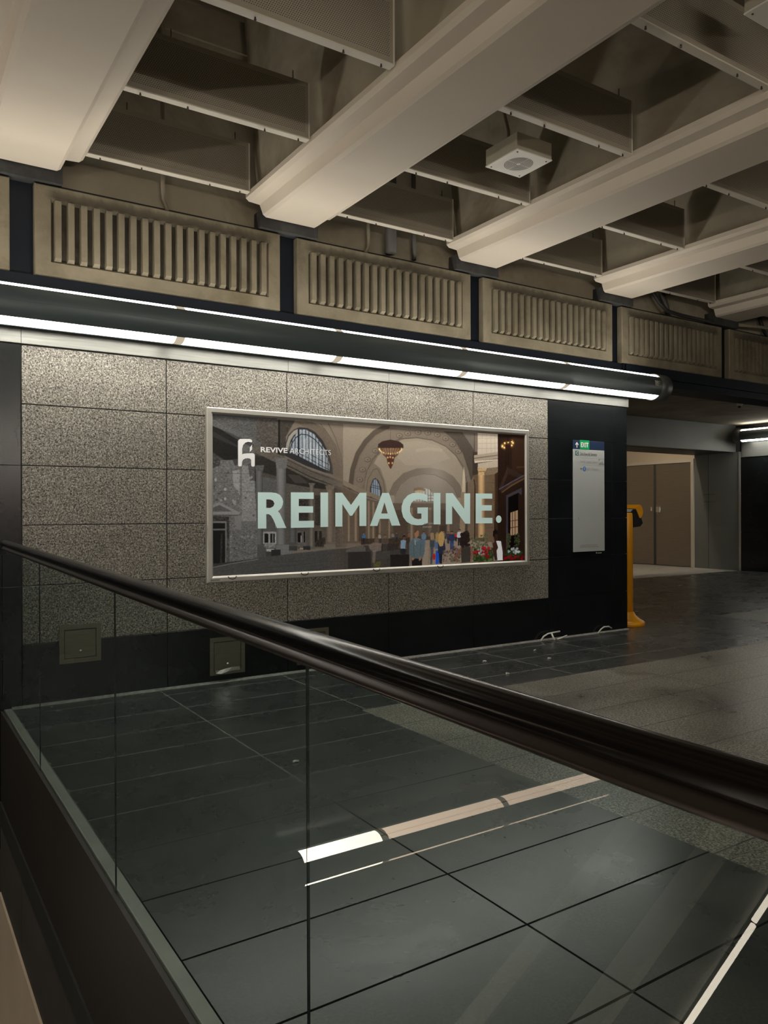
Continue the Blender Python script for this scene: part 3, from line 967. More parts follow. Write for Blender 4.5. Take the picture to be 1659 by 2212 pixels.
PRINT_SHAPES=[
('p',(90,76,64),1,3,[332,1321,3729,1531,3719,-236,326,-57]),
('p',(62,62,62),1,8,[-54,1381,656,1429,649,-113,-60,-74]),
('p',(112,102,92),1,5,[591,1396,1756,1473,1748,-132,585,-71]),
('p',(74,70,66),1,16,[397,1345,607,1338,606,1027,396,1125]),
('p',(62,58,54),1,10,[607,1338,764,1338,676,1196,670,1020,606,1027]),
('p',(30,28,26),1,0,[600,1338,621,1339,620,1028,598,1027]),
('p',(124,113,101),1,4,[874,1345,1100,1338,1383,1345,1704,1348,1701,612,1261,795,1192,1099]),
('p',(100,90,80),1,6,[753,1333,930,1338,1066,1286,1181,1140,1250,958,1273,795,1121,874,1099,994,1008,1182,874,1285]),
('s',(84,74,66),1,9,[1100,1333,1175,1200,1233,1040,1262,877,1267,815]),
('s',(92,82,73),1,6,[1020,1324,1111,1218,1186,1048,1220,866]),
('p',(46,46,48),1,0,[670,1000,670,1127,698,1207,752,1259,807,1282,885,1281,963,1250,1042,1174,1099,1075,1139,955,1145,874,1064,887]),
('p',(146,142,134),1,0,[673,1078,678,1128,703,1197,752,1249,791,1266,791,1236,752,1210,719,1159,703,1099,700,1070]),
('p',(150,160,170),1,14,[708,1060,714,1119,752,1190,807,1262,874,1265,952,1230,1031,1143,1088,1045,1113,954,1108,902,1030,927,806,1024]),
('s',(38,42,46),1,6,[736,1169,735,1047]),
('s',(38,42,46),1,7,[765,1210,764,1033]),
('s',(38,42,46),1,7,[799,1256,798,1024]),
('s',(38,42,46),1,6,[835,1263,834,1006]),
('s',(38,42,46),1,7,[868,1267,867,992]),
('s',(38,42,46),1,7,[901,1257,900,978]),
('s',(38,42,46),1,7,[935,1241,934,964]),
('s',(38,42,46),1,6,[969,1210,967,950]),
('s',(38,42,46),1,7,[1002,1177,1001,936]),
('s',(38,42,46),1,7,[1036,1133,1035,924]),
('s',(38,42,46),1,7,[1070,1074,1070,913]),
('s',(38,42,46),1,7,[1097,1015,1096,905]),
('s',(32,36,40),1,8,[713,1070,730,1130,774,1191,829,1223,896,1217,963,1180,1031,1113,1087,1024]),
('s',(52,56,60),1,6,[784,1103,895,1057,1007,1002,1104,959]),
('s',(52,56,60),1,6,[784,1058,895,1013,1007,956,1104,914]),
('s',(30,34,38),1,16,[799,1266,798,1024]),
('s',(190,198,205),0.6,13,[860,1175,859,1007]),
('s',(190,198,205),0.6,13,[918,1152,917,988]),
('s',(190,198,205),0.6,14,[985,1125,984,966]),
('s',(190,198,205),0.6,14,[1053,1098,1053,944]),
('p',(78,78,78),1,14,[2,1333,220,1333,397,1325,397,1153,209,1220,1,1283]),
('p',(26,26,26),1,6,[1,1264,224,1145,228,985,119,963,0,1033]),
('p',(48,48,48),0.9,0,[1,1209,224,1098,224,1079,1,1162]),
('p',(88,88,88),1,12,[2,1301,179,1242,371,1162,443,1127,443,1088,371,1114,179,1190,1,1250]),
('p',(96,96,96),1,14,[224,1136,371,1085,391,991,319,931,228,928]),
('p',(42,40,38),1,6,[381,1019,611,998,916,869,1285,744,1284,508,380,799]),
('p',(90,85,78),1,10,[371,1114,654,1019,917,909,1321,796,1701,665,1700,590,1320,714,916,819,632,940,370,1047]),
('s',(120,113,104),1,9,[665,1019,917,919,1309,801,1701,673]),
('s',(44,40,37),1,8,[686,942,916,844,1285,729]),
('s',(60,56,52),1,7,[664,1000,917,897,1309,777,1701,645]),
('p',(72,68,63),1,8,[442,877,589,842,589,803,442,839]),
('p',(64,60,56),1,0,[685,864,805,856,894,789,761,787]),
('p',(84,84,84),1,10,[442,839,589,813,586,211,439,205]),
('p',(84,80,76),1,8,[674,785,916,749,913,201,672,208]),
('p',(88,81,74),1,8,[916,749,1285,713,1282,200,913,211]),
('p',(56,52,50),1,16,[483,637,577,638,577,570,482,570]),
('p',(52,48,46),1,16,[793,639,893,639,892,450,792,451]),
('p',(58,52,48),1,10,[961,680,1017,680,1016,409,959,410]),
('p',(50,40,34),1,8,[1156,732,1297,713,1295,395,1154,397]),
('p',(150,150,150),1,20,[455,363,581,361,581,254,455,258]),
('p',(18,18,18),1,0,[468,347,504,346,504,266,467,267]),
('p',(18,18,18),1,0,[523,346,565,345,565,265,523,266]),
('p',(110,110,110),1,0,[539,343,553,342,552,265,539,265]),
('p',(120,120,120),1,22,[465,260,570,258,570,221,465,224]),
('p',(165,165,165),1,0,[484,214,559,211,559,190,484,192]),
('p',(96,92,88),1,10,[781,363,869,361,869,222,780,225]),
('p',(20,20,20),1,0,[785,348,823,347,822,263,785,264]),
('p',(24,24,24),1,0,[845,357,861,356,860,262,845,262]),
('p',(140,140,140),1,0,[816,322,825,322,825,263,816,263]),
('p',(150,150,150),1,0,[808,214,841,213,841,201,808,202]),
('p',(34,30,28),1,0,[955,360,984,359,983,259,954,260]),
('p',(40,36,34),1,0,[1000,359,1027,358,1027,258,999,259]),
('p',(52,46,42),1,16,[959,270,1061,307,1072,216,958,220]),
('p',(66,58,52),1,20,[1171,397,1295,395,1294,210,1171,214]),
('p',(79,79,79),1,4,[390,885,397,886,394,226,387,226]),
('p',(89,89,89),1,4,[397,886,404,886,401,226,394,226]),
('p',(96,96,96),1,4,[403,886,410,886,407,226,400,226]),
('p',(101,101,101),1,4,[409,886,416,886,413,225,406,226]),
('p',(103,103,103),1,4,[416,886,423,886,420,225,413,225]),
('p',(101,101,101),1,4,[422,886,429,886,426,225,419,225]),
('p',(96,96,96),1,4,[429,886,436,887,433,225,426,225]),
('p',(88,88,88),1,4,[435,887,442,887,439,225,432,225]),
('p',(78,78,78),1,4,[442,887,449,887,446,224,439,225]),
('p',(67,67,67),1,4,[448,887,455,887,452,224,445,224]),
('p',(82,82,82),1,6,[381,255,460,253,466,224,375,226]),
('p',(87,87,87),1,10,[380,933,469,936,457,887,390,885]),
('p',(93,93,93),1,4,[582,910,591,910,588,230,579,230]),
('p',(104,104,104),1,4,[591,910,601,910,598,230,588,230]),
('p',(113,113,113),1,4,[600,910,610,910,607,229,597,230]),
('p',(119,119,119),1,4,[609,910,619,911,616,229,606,229]),
('p',(120,120,120),1,4,[619,911,629,911,626,229,616,229]),
('p',(118,118,118),1,4,[628,911,638,911,635,229,625,229]),
('p',(113,113,113),1,4,[637,911,647,911,644,228,634,229]),
('p',(104,104,104),1,4,[647,911,657,912,654,228,644,228]),
('p',(92,92,92),1,4,[656,912,666,912,663,228,653,228]),
('p',(79,79,79),1,4,[665,912,675,912,672,228,662,228]),
('p',(97,97,97),1,6,[572,250,680,247,687,227,566,231]),
('p',(102,102,102),1,10,[572,1002,690,1006,677,912,582,910]),
('p',(89,85,80),1,4,[905,769,910,769,907,201,902,201]),
('p',(100,96,90),1,4,[909,769,914,769,912,201,907,201]),
('p',(109,104,97),1,4,[914,769,919,769,916,201,911,201]),
('p',(114,109,102),1,4,[918,769,923,769,921,201,916,201]),
('p',(116,110,104),1,4,[923,769,928,769,925,201,920,201]),
('p',(114,109,102),1,4,[927,769,932,769,930,200,925,201]),
('p',(109,103,97),1,4,[932,769,937,769,934,200,929,200]),
('p',(100,95,89),1,4,[936,769,941,770,939,200,934,200]),
('p',(89,84,79),1,4,[941,770,946,770,943,200,938,200]),
('p',(76,72,68),1,4,[945,770,950,770,948,200,943,200]),
('p',(93,89,83),1,6,[896,221,956,220,963,199,889,202]),
('p',(98,94,88),1,10,[894,789,966,790,952,770,905,769]),
('p',(72,72,72),1,4,[703,403,710,403,710,246,702,246]),
('p',(81,81,81),1,4,[710,403,717,403,716,246,709,246]),
('p',(88,88,88),1,4,[717,403,724,403,723,246,716,246]),
('p',(92,92,92),1,4,[724,403,731,403,730,246,723,246]),
('p',(94,94,94),1,4,[731,403,738,403,737,245,730,246]),
('p',(92,92,92),1,4,[738,403,745,403,744,245,737,245]),
('p',(88,88,88),1,4,[744,403,752,403,751,245,744,245]),
('p',(81,81,81),1,4,[751,403,759,402,758,245,751,245]),
('p',(72,72,72),1,4,[758,402,766,402,765,245,758,245]),
('p',(61,61,61),1,4,[765,402,773,402,772,245,765,245]),
('p',(75,75,75),1,6,[696,266,781,264,787,244,689,247]),
('p',(96,88,79),1,4,[1077,731,1085,731,1083,231,1075,231]),
('p',(108,99,89),1,4,[1084,731,1092,731,1090,231,1082,231]),
('p',(117,107,96),1,4,[1092,731,1100,731,1097,231,1089,231]),
('p',(123,112,101),1,4,[1099,731,1107,732,1105,231,1097,231]),
('p',(125,114,103),1,4,[1106,732,1114,732,1112,230,1104,231]),
('p',(123,112,101),1,4,[1114,732,1122,732,1119,230,1111,230]),
('p',(117,106,96),1,4,[1121,732,1129,732,1127,230,1119,230]),
('p',(108,98,88),1,4,[1129,732,1137,732,1134,230,1126,230]),
('p',(96,87,78),1,4,[1136,732,1144,732,1142,230,1134,230]),
('p',(82,74,67),1,4,[1143,732,1151,732,1149,229,1141,230]),
('p',(100,91,82),1,6,[1068,257,1158,255,1165,229,1061,232]),
('p',(106,96,87),1,10,[1066,771,1167,773,1153,732,1077,731]),
('s',(150,150,150),1,6,[572,429,572,395]),
('p',(112,112,112),1,6,[575,240,704,246,706,217,730,216,730,152,623,146,575,148]),
('p',(40,40,40),1,0,[531,206,621,204,621,143,531,147]),
('p',(78,78,78),1,6,[402,235,481,233,480,142,401,140]),
('p',(112,106,98),1,6,[1049,237,1165,239,1179,191,1047,189]),
('p',(58,58,58),1,6,[699,232,780,230,780,190,699,193]),
('p',(46,46,46),1,6,[841,228,913,226,913,193,841,195]),
('p',(104,104,104),1,18,[0,968,178,969,198,928,370,937,384,742,399,465,399,135,-4,80]),
('p',(66,66,66),1,25,[0,996,70,980,70,924,0,894]),
('p',(128,128,128),1,16,[263,930,375,923,379,742,393,455,261,457]),
('p',(78,78,78),1,14,[319,931,380,933,380,799,339,798]),
('p',(140,140,140),1,10,[178,880,243,891,242,674,217,721,187,758]),
('p',(140,140,140),1,10,[177,645,207,627,206,589,177,608]),
('p',(118,118,118),1,5,[196,504,258,504,258,386,196,387]),
('e',(78,78,78),0.75,0,[366,505,12,9]),
('e',(78,78,78),0.75,0,[227,819,4,6]),
('e',(150,150,150),0.75,0,[164,327,9,6]),
('e',(78,78,78),0.75,0,[228,626,4,7]),
('e',(140,140,140),0.75,0,[163,197,14,7]),
('e',(78,78,78),0.75,0,[168,876,6,9]),
('e',(140,140,140),0.75,0,[155,521,12,6]),
('e',(60,60,60),0.75,0,[19,749,9,9]),
('e',(140,140,140),0.75,0,[152,427,10,5]),
('e',(60,60,60),0.75,0,[138,862,10,10]),
('e',(140,140,140),0.75,0,[162,288,11,6]),
('e',(150,150,150),0.75,0,[342,638,13,10]),
('e',(60,60,60),0.75,0,[226,863,5,5]),
('e',(150,150,150),0.75,0,[43,874,9,5]),
('e',(150,150,150),0.75,0,[232,647,4,7]),
('e',(150,150,150),0.75,0,[353,831,9,10]),
('e',(78,78,78),0.75,0,[191,213,7,7]),
('e',(150,150,150),0.75,0,[352,794,6,8]),
('e',(78,78,78),0.75,0,[166,726,5,4]),
('e',(78,78,78),0.75,0,[77,922,5,9]),
('e',(60,60,60),0.75,0,[255,289,4,7]),
('e',(60,60,60),0.75,0,[59,688,11,7]),
('e',(140,140,140),0.75,0,[358,796,6,8]),
('e',(78,78,78),0.75,0,[10,748,13,4]),
('e',(78,78,78),0.75,0,[201,413,10,4]),
('e',(60,60,60),0.75,0,[178,438,5,8]),
('e',(78,78,78),0.75,0,[295,655,9,10]),
('e',(140,140,140),0.75,0,[341,823,11,11]),
('e',(140,140,140),0.75,0,[33,820,7,4]),
('e',(78,78,78),0.75,0,[297,424,8,6]),
('e',(150,150,150),0.75,0,[318,675,8,10]),
('e',(78,78,78),0.75,0,[226,712,5,5]),
('e',(60,60,60),0.75,0,[209,267,8,11]),
('e',(140,140,140),0.75,0,[12,684,7,5]),
('e',(60,60,60),0.75,0,[120,835,7,6]),
('e',(60,60,60),0.75,0,[37,635,13,9]),
('e',(150,150,150),0.75,0,[312,669,5,8]),
('e',(150,150,150),0.75,0,[77,633,12,10]),
('e',(140,140,140),0.75,0,[66,748,7,6]),
('e',(60,60,60),0.75,0,[175,600,5,7]),
('e',(78,78,78),0.75,0,[359,642,6,5]),
('e',(78,78,78),0.75,0,[80,701,11,11]),
('e',(78,78,78),0.75,0,[276,189,12,10]),
('s',(74,74,74),0.6,2,[2,857,390,857]),
('s',(74,74,74),0.6,3,[1,783,390,780]),
('s',(74,74,74),0.6,3,[1,709,389,704]),
('s',(74,74,74),0.6,3,[-1,376,388,360]),
('s',(74,74,74),0.6,3,[-1,302,388,283]),
('s',(74,74,74),0.6,3,[-1,228,387,207]),
('e',(14,14,14),1,0,[255,322,4,5]),
('e',(14,14,14),1,0,[288,193,4,5]),
('e',(14,14,14),1,0,[382,181,4,5]),
('e',(14,14,14),1,0,[284,265,4,5]),
('e',(14,14,14),1,0,[188,308,4,5]),
('e',(14,14,14),1,0,[268,277,4,5]),
('e',(14,14,14),1,0,[212,180,4,4]),
('e',(14,14,14),1,0,[248,312,4,4]),
('e',(14,14,14),1,0,[234,203,4,5]),
('e',(14,14,14),1,0,[372,215,4,5]),
('e',(14,14,14),1,0,[241,248,4,4]),
('e',(14,14,14),1,0,[193,226,4,5]),
('e',(14,14,14),1,0,[285,287,4,5]),
('e',(14,14,14),1,0,[293,266,4,4]),
('e',(175,175,175),0.8,0,[286,314,11,12]),
('e',(175,175,175),0.8,0,[316,328,11,12]),
('e',(175,175,175),0.8,0,[260,324,12,12]),
('e',(175,175,175),0.8,0,[352,318,11,13]),
('e',(175,175,175),0.8,0,[30,802,11,12]),
('e',(175,175,175),0.8,0,[113,724,11,12]),
('e',(175,175,175),0.8,0,[113,645,10,12]),
('p',(96,96,96),0.5,22,[176,382,398,379,397,130,155,111]),
('p',(132,132,132),1,6,[-2,589,59,617,246,528,236,511,-2,512]),
('p',(84,84,84),1,8,[-2,566,63,594,176,537,-2,538]),
('s',(70,70,70),1,6,[-2,506,226,506]),
('p',(52,52,52),1,18,[-2,501,146,495,150,102,-4,99]),
('p',(118,118,118),1,0,[-2,458,122,456,122,443,-2,445]),
('p',(110,110,110),1,0,[-2,396,116,395,116,382,-2,384]),
('p',(112,112,112),1,0,[113,449,125,449,123,103,111,103]),
('p',(10,10,10),1,0,[-2,441,111,440,111,395,-2,396]),
('p',(12,12,12),1,0,[-2,380,110,378,109,103,-4,108]),
('p',(44,44,44),1,22,[73,356,89,356,81,105,64,105]),
('p',(74,74,74),1,22,[126,327,146,299,150,107,125,103]),
('p',(72,72,72),1,7,[-21,76,397,138,726,165,1176,191,1699,209,1698,-24,-22,-39]),
('p',(52,52,52),1,5,[-21,99,155,116,397,135,397,128,174,101,-21,70]),
('s',(128,128,128),0.8,7,[-4,74,174,101,407,128]),
('s',(120,120,120),0.7,6,[736,177,869,187,1049,192]),
('s',(56,56,56),0.55,5,[350,4,597,15]),
('s',(86,86,86),0.55,5,[421,72,687,83]),
('s',(56,56,56),0.55,5,[666,-13,836,-1]),
('s',(56,56,56),0.55,5,[72,34,191,55]),
('s',(56,56,56),0.55,5,[261,80,460,99]),
('s',(86,86,86),0.55,6,[844,-27,1082,-26]),
('s',(86,86,86),0.55,6,[852,57,1121,75]),
('s',(86,86,86),0.55,5,[124,14,416,13]),
('s',(86,86,86),0.55,5,[374,-17,605,-7]),
('s',(86,86,86),0.55,5,[357,84,669,95]),
('s',(56,56,56),0.55,6,[645,57,965,71]),
('s',(56,56,56),0.55,5,[395,68,520,83]),
('s',(56,56,56),0.55,5,[514,52,779,62]),
('s',(56,56,56),0.55,5,[560,92,850,99]),
('s',(56,56,56),0.55,6,[1015,23,1168,39]),
('s',(56,56,56),0.55,5,[300,-10,547,-2]),
('p',(120,108,97),0.06,4,[1057,1366,1079,1367,1073,4,1050,5]),
('p',(120,108,97),0.14,4,[1079,1367,1102,1369,1096,3,1073,4]),
('p',(120,108,97),0.22,4,[1102,1369,1126,1370,1119,2,1096,3]),
('p',(120,108,97),0.3,4,[1126,1370,1149,1372,1142,1,1119,2]),
('p',(120,108,97),0.38,4,[1149,1372,1172,1373,1166,0,1142,1]),
('p',(120,108,97),0.46,4,[1172,1373,1195,1375,1189,-1,1166,0]),
('p',(120,108,97),0.54,4,[1195,1375,1219,1376,1212,-2,1189,-1]),
('p',(120,108,97),0.6200000000000001,4,[1219,1376,1242,1377,1236,-3,1212,-2]),
('p',(120,108,97),0.7,4,[1242,1377,1266,1379,1260,-4,1236,-3]),
('p',(120,108,97),0.78,4,[1266,1379,1290,1380,1283,-5,1260,-4]),
('p',(120,108,97),0.92,4,[1290,1380,2860,1385,2852,-75,1283,-5]),
('p',(146,135,121),1,3,[1254,1337,1519,1337,1732,1339,1593,1252,1469,1131,1371,962,1334,755,1252,815]),
('s',(88,78,69),1,50,[1329,755,1353,920,1408,1067,1494,1184,1593,1273,1706,1330,1744,1343]),
('p',(124,113,101),1,4,[1358,611,1383,880,1444,1047,1555,1187,1693,1289,1860,1335,2110,1341,2356,1322,2581,1178,2725,1002,2783,843,2694,773,2637,954,2523,1097,2355,1202,2163,1243,1924,1242,1731,1185,1567,1041,1480,882,1443,715]),
('s',(92,82,73),1,8,[1473,757,1505,903,1579,1031,1718,1158,1885,1232,2083,1253,2272,1237,2439,1183,2566,1098,2659,988,2702,842]),
('e',(98,88,79),1,0,[1879,1261,39,26]),
('e',(136,124,111),1,0,[1876,1263,29,18]),
('e',(104,94,84),1,0,[1879,1261,14,10]),
('e',(98,88,79),1,0,[1977,1288,39,26]),
('e',(136,124,111),1,0,[1974,1290,29,19]),
('e',(104,94,84),1,0,[1977,1288,14,10]),
('e',(98,88,79),1,0,[2099,1305,40,26]),
('e',(136,124,111),1,0,[2096,1307,30,19]),
('e',(104,94,84),1,0,[2099,1305,15,10]),
('e',(98,88,79),1,0,[2218,1306,41,27]),
('e',(136,124,111),1,0,[2215,1308,30,19]),
('e',(104,94,84),1,0,[2218,1306,15,10]),
('e',(98,88,79),1,0,[2335,1295,41,27]),
('e',(136,124,111),1,0,[2332,1297,30,19]),
('e',(104,94,84),1,0,[2335,1295,15,10]),
('e',(98,88,79),1,0,[2439,1261,42,27]),
('e',(136,124,111),1,0,[2436,1263,31,19]),
('e',(104,94,84),1,0,[2439,1261,16,10]),
('e',(98,88,79),1,0,[2527,1204,42,27]),
('e',(136,124,111),1,0,[2524,1206,31,19]),
('e',(104,94,84),1,0,[2527,1204,15,10]),
('e',(98,88,79),1,0,[2598,1139,43,27]),
('e',(136,124,111),1,0,[2595,1141,32,19]),
('e',(104,94,84),1,0,[2598,1139,16,10]),
('e',(98,88,79),1,0,[1605,1105,37,25]),
('e',(136,124,111),1,0,[1602,1107,28,17]),
('e',(104,94,84),1,0,[1605,1105,13,9]),
('e',(98,88,79),1,0,[1518,1018,37,25]),
('e',(136,124,111),1,0,[1515,1020,27,17]),
('e',(104,94,84),1,0,[1518,1018,13,9]),
('e',(98,88,79),1,0,[1462,923,37,25]),
('e',(136,124,111),1,0,[1460,925,27,18]),
('e',(104,94,84),1,0,[1462,923,13,9]),
('e',(98,88,79),1,0,[1431,829,37,25]),
('e',(136,124,111),1,0,[1429,831,27,18]),
('e',(104,94,84),1,0,[1431,829,14,10]),
('p',(82,74,67),1,4,[2411,1332,2815,1337,2813,912,2761,843,2724,956,2660,1113,2552,1244]),
('p',(112,104,96),1,3,[2646,1337,2807,1336,2799,1164,2726,1252]),
('p',(152,141,125),1,3,[1479,611,1492,778,1542,915,1629,1054,1769,1170,1924,1228,2083,1246,2272,1231,2439,1178,2566,1087,2652,965,2687,819,2679,614]),
('p',(166,156,141),0.6,3,[1859,1190,2109,1224,2355,1180,2495,1062,2216,987,1949,979,1820,1071]),
('s',(178,168,152),0.5,30,[2082,1127,2217,1149,2383,1142]),
('p',(126,115,102),1,4,[1467,611,1480,799,1517,924,1592,984,1660,939,1716,802,1741,686]),
('s',(104,94,83),1,9,[1498,695,1517,830,1579,926,1629,938,1691,823,1709,707]),
('p',(118,108,97),1,3,[1741,686,1805,804,1922,903,2081,952,2243,963,2409,942,2536,884,2622,795,2657,671,2592,670,2536,771,2437,848,2298,901,2162,906,2001,872,1883,795,1818,687]),
('p',(134,125,114),1,3,[1818,676,1883,789,2001,868,2162,902,2298,896,2437,844,2536,767,2590,670,2589,591,1817,591]),
('g',(176,168,158),0.5,0,[2326,901,210]),
('s',(96,87,78),1,5,[1818,676,1883,789,2001,868,2162,902,2298,896,2437,844,2536,767,2590,670]),
('p',(66,60,56),1,0,[1541,664,1541,758,1572,832,1603,851,1641,822,1672,749,1675,664]),
('p',(140,154,172),1,0,[1556,706,1560,779,1585,832,1610,837,1641,791,1655,728,1655,675]),
('s',(44,50,58),1,5,[1581,832,1580,680]),
('s',(44,50,58),1,5,[1603,832,1603,680]),
('s',(44,50,58),1,5,[1628,833,1628,680]),
('s',(44,50,58),1,5,[1556,783,1656,763]),
('s',(44,50,58),1,5,[1556,764,1655,744]),
('p',(206,208,206),1,0,[2050,629,2053,705,2094,738,2161,761,2229,750,2270,712,2286,668,2286,635]),
('s',(86,86,88),1,6,[2080,749,2080,630]),
('s',(86,86,88),1,5,[2114,749,2113,630]),
('s',(86,86,88),1,6,[2147,749,2147,630]),
('s',(86,86,88),1,6,[2181,750,2181,630]),
('s',(86,86,88),1,6,[2215,750,2215,630]),
('s',(86,86,88),1,6,[2249,751,2249,631]),
('s',(96,96,98),1,6,[2053,689,2286,690]),
('s',(96,96,98),1,5,[2053,658,2286,659]),
('e',(120,95,72),0.9,0,[2110,744,70,24]),
('e',(215,190,155),0.8,0,[2114,727,60,13]),
('p',(100,88,77),1,5,[1251,754,1516,653,1741,612,2664,614,2812,729,2809,213,1249,242]),
('p',(132,119,104),1,4,[1252,825,1443,746,1665,675,1665,638,1443,704,1251,779]),
('s',(84,73,64),1,7,[1251,769,1443,694,1690,622]),
('p',(114,100,85),1,4,[1298,631,1302,631,1300,261,1296,261]),
('p',(128,112,96),1,4,[1301,631,1304,631,1303,261,1299,261]),
('p',(138,122,104),1,4,[1304,631,1307,631,1306,261,1302,261]),
('p',(145,127,109),1,4,[1307,631,1310,631,1308,261,1305,261]),
('p',(147,129,110),1,4,[1310,631,1313,631,1311,261,1308,261]),
('p',(145,127,109),1,4,[1312,631,1316,631,1314,261,1311,261]),
('p',(138,121,103),1,4,[1315,631,1319,631,1317,261,1314,261]),
('p',(127,111,95),1,4,[1318,631,1322,631,1320,261,1316,261]),
('p',(113,99,84),1,4,[1321,631,1324,631,1323,261,1319,261]),
('p',(96,85,72),1,4,[1324,631,1327,631,1326,261,1322,261]),
('p',(114,100,85),1,4,[1370,621,1374,621,1372,260,1368,260]),
('p',(128,112,96),1,4,[1373,621,1378,621,1376,259,1372,260]),
('p',(138,122,104),1,4,[1377,621,1381,621,1380,259,1375,259]),
('p',(145,127,109),1,4,[1381,621,1385,621,1383,259,1379,259]),
('p',(147,129,110),1,4,[1384,621,1388,621,1387,259,1383,259]),
('p',(145,127,109),1,4,[1388,621,1392,621,1390,259,1386,259]),
('p',(138,121,103),1,4,[1392,621,1396,621,1394,259,1390,259]),
('p',(127,111,95),1,4,[1395,621,1399,621,1398,259,1393,259]),
('p',(113,99,84),1,4,[1399,621,1403,621,1401,259,1397,259]),
('p',(96,85,72),1,4,[1402,621,1407,621,1405,259,1401,259]),
('p',(114,100,85),1,4,[1516,632,1519,632,1517,256,1514,256]),
('p',(128,112,96),1,4,[1518,632,1522,632,1520,256,1517,256]),
('p',(138,122,104),1,4,[1521,632,1524,632,1523,256,1519,256]),
('p',(145,127,109),1,4,[1524,632,1527,632,1525,256,1522,256]),
('p',(147,129,110),1,4,[1527,632,1530,632,1528,256,1525,256]),
('p',(145,127,109),1,4,[1529,632,1533,632,1531,256,1527,256]),
('p',(138,121,103),1,4,[1532,632,1535,632,1534,256,1530,256]),
('p',(127,111,95),1,4,[1535,632,1538,632,1536,256,1533,256]),
('p',(113,99,84),1,4,[1537,632,1541,632,1539,255,1536,256]),
('p',(96,85,72),1,4,[1540,632,1543,632,1542,255,1538,256]),
('p',(114,100,85),1,4,[1565,622,1569,622,1567,255,1563,255]),
('p',(128,112,96),1,4,[1568,622,1572,622,1570,255,1566,255]),
('p',(138,122,104),1,4,[1571,622,1575,622,1573,255,1569,255]),
('p',(145,127,109),1,4,[1574,622,1578,622,1576,255,1572,255]),
('p',(147,129,110),1,4,[1577,622,1581,622,1579,255,1575,255]),
('p',(145,127,109),1,4,[1580,622,1584,622,1582,254,1578,255]),
('p',(138,121,103),1,4,[1583,622,1587,622,1585,254,1581,254]),
('p',(127,111,95),1,4,[1586,622,1590,622,1588,254,1584,254]),
('p',(113,99,84),1,4,[1589,622,1592,622,1591,254,1587,254]),
('p',(96,85,72),1,4,[1592,622,1595,622,1594,254,1590,254]),
('p',(114,100,85),1,4,[1640,611,1643,611,1641,253,1638,253]),
('p',(128,112,96),1,4,[1642,611,1645,611,1644,253,1641,253]),
('p',(138,122,104),1,4,[1645,611,1648,611,1646,253,1643,253]),
('p',(145,127,109),1,4,[1647,611,1650,611,1649,253,1646,253]),
('p',(147,129,110),1,4,[1650,611,1653,611,1651,253,1648,253]),
('p',(145,127,109),1,4,[1652,611,1655,611,1654,253,1651,253]),
('p',(138,121,103),1,4,[1655,611,1658,611,1656,253,1653,253]),
('p',(127,111,95),1,4,[1657,611,1660,611,1659,253,1656,253]),
('p',(113,99,84),1,4,[1660,611,1663,612,1661,253,1658,253]),
('p',(96,85,72),1,4,[1662,611,1665,612,1664,252,1661,253]),
('p',(114,100,85),1,4,[1747,590,1750,590,1748,250,1745,250]),
('p',(128,112,96),1,4,[1749,590,1753,590,1751,250,1748,250]),
('p',(138,122,104),1,4,[1752,590,1755,590,1754,250,1750,250]),
('p',(145,127,109),1,4,[1755,590,1758,590,1756,250,1753,250]),
('p',(147,129,110),1,4,[1757,590,1760,590,1759,250,1755,250]),
('p',(145,127,109),1,4,[1760,590,1763,590,1761,250,1758,250]),
('p',(138,121,103),1,4,[1762,590,1765,590,1764,250,1761,250]),
('p',(127,111,95),1,4,[1765,590,1768,590,1766,250,1763,250]),
('p',(113,99,84),1,4,[1767,590,1771,590,1769,250,1766,250]),
('p',(96,85,72),1,4,[1770,590,1773,590,1771,250,1768,250]),
('p',(114,100,85),1,4,[2000,569,2004,569,2003,244,1998,244]),
('p',(128,112,96),1,4,[2004,569,2008,569,2007,244,2002,244]),
('p',(138,122,104),1,4,[2008,569,2012,569,2011,244,2006,244]),
('p',(145,127,109),1,4,[2012,569,2016,569,2015,244,2010,244]),
('p',(147,129,110),1,4,[2015,569,2020,569,2019,244,2014,244]),
('p',(145,127,109),1,4,[2019,569,2024,569,2022,244,2018,244]),
('p',(138,121,103),1,4,[2023,569,2028,569,2026,244,2022,244]),
('p',(127,111,95),1,4,[2027,569,2032,569,2030,244,2026,244]),
('p',(113,99,84),1,4,[2031,569,2036,569,2034,243,2030,244]),
('p',(96,85,72),1,4,[2035,569,2040,569,2038,243,2034,243]),
('p',(114,100,85),1,4,[2214,569,2220,569,2219,239,2213,239]),
('p',(128,112,96),1,4,[2220,569,2226,569,2224,239,2218,239]),
('p',(138,122,104),1,4,[2225,569,2231,569,2230,239,2223,239]),
('p',(145,127,109),1,4,[2231,569,2237,569,2235,239,2229,239]),
('p',(147,129,110),1,4,[2236,569,2242,569,2241,238,2234,239]),
('p',(145,127,109),1,4,[2242,569,2248,569,2246,238,2240,238]),
('p',(138,121,103),1,4,[2247,569,2253,569,2251,238,2245,238]),
('p',(127,111,95),1,4,[2252,569,2259,569,2257,238,2251,238]),
('p',(113,99,84),1,4,[2258,569,2264,569,2262,238,2256,238]),
('p',(96,85,72),1,4,[2263,569,2270,569,2268,238,2262,238]),
('p',(114,100,85),1,4,[2338,591,2342,591,2340,236,2336,236]),
('p',(128,112,96),1,4,[2341,591,2345,591,2343,236,2339,236]),
('p',(138,122,104),1,4,[2344,591,2348,591,2346,236,2342,236]),
('p',(145,127,109),1,4,[2347,591,2351,591,2349,236,2345,236]),
('p',(147,129,110),1,4,[2350,591,2354,591,2352,236,2348,236]),
('p',(145,127,109),1,4,[2353,591,2357,591,2355,236,2351,236]),
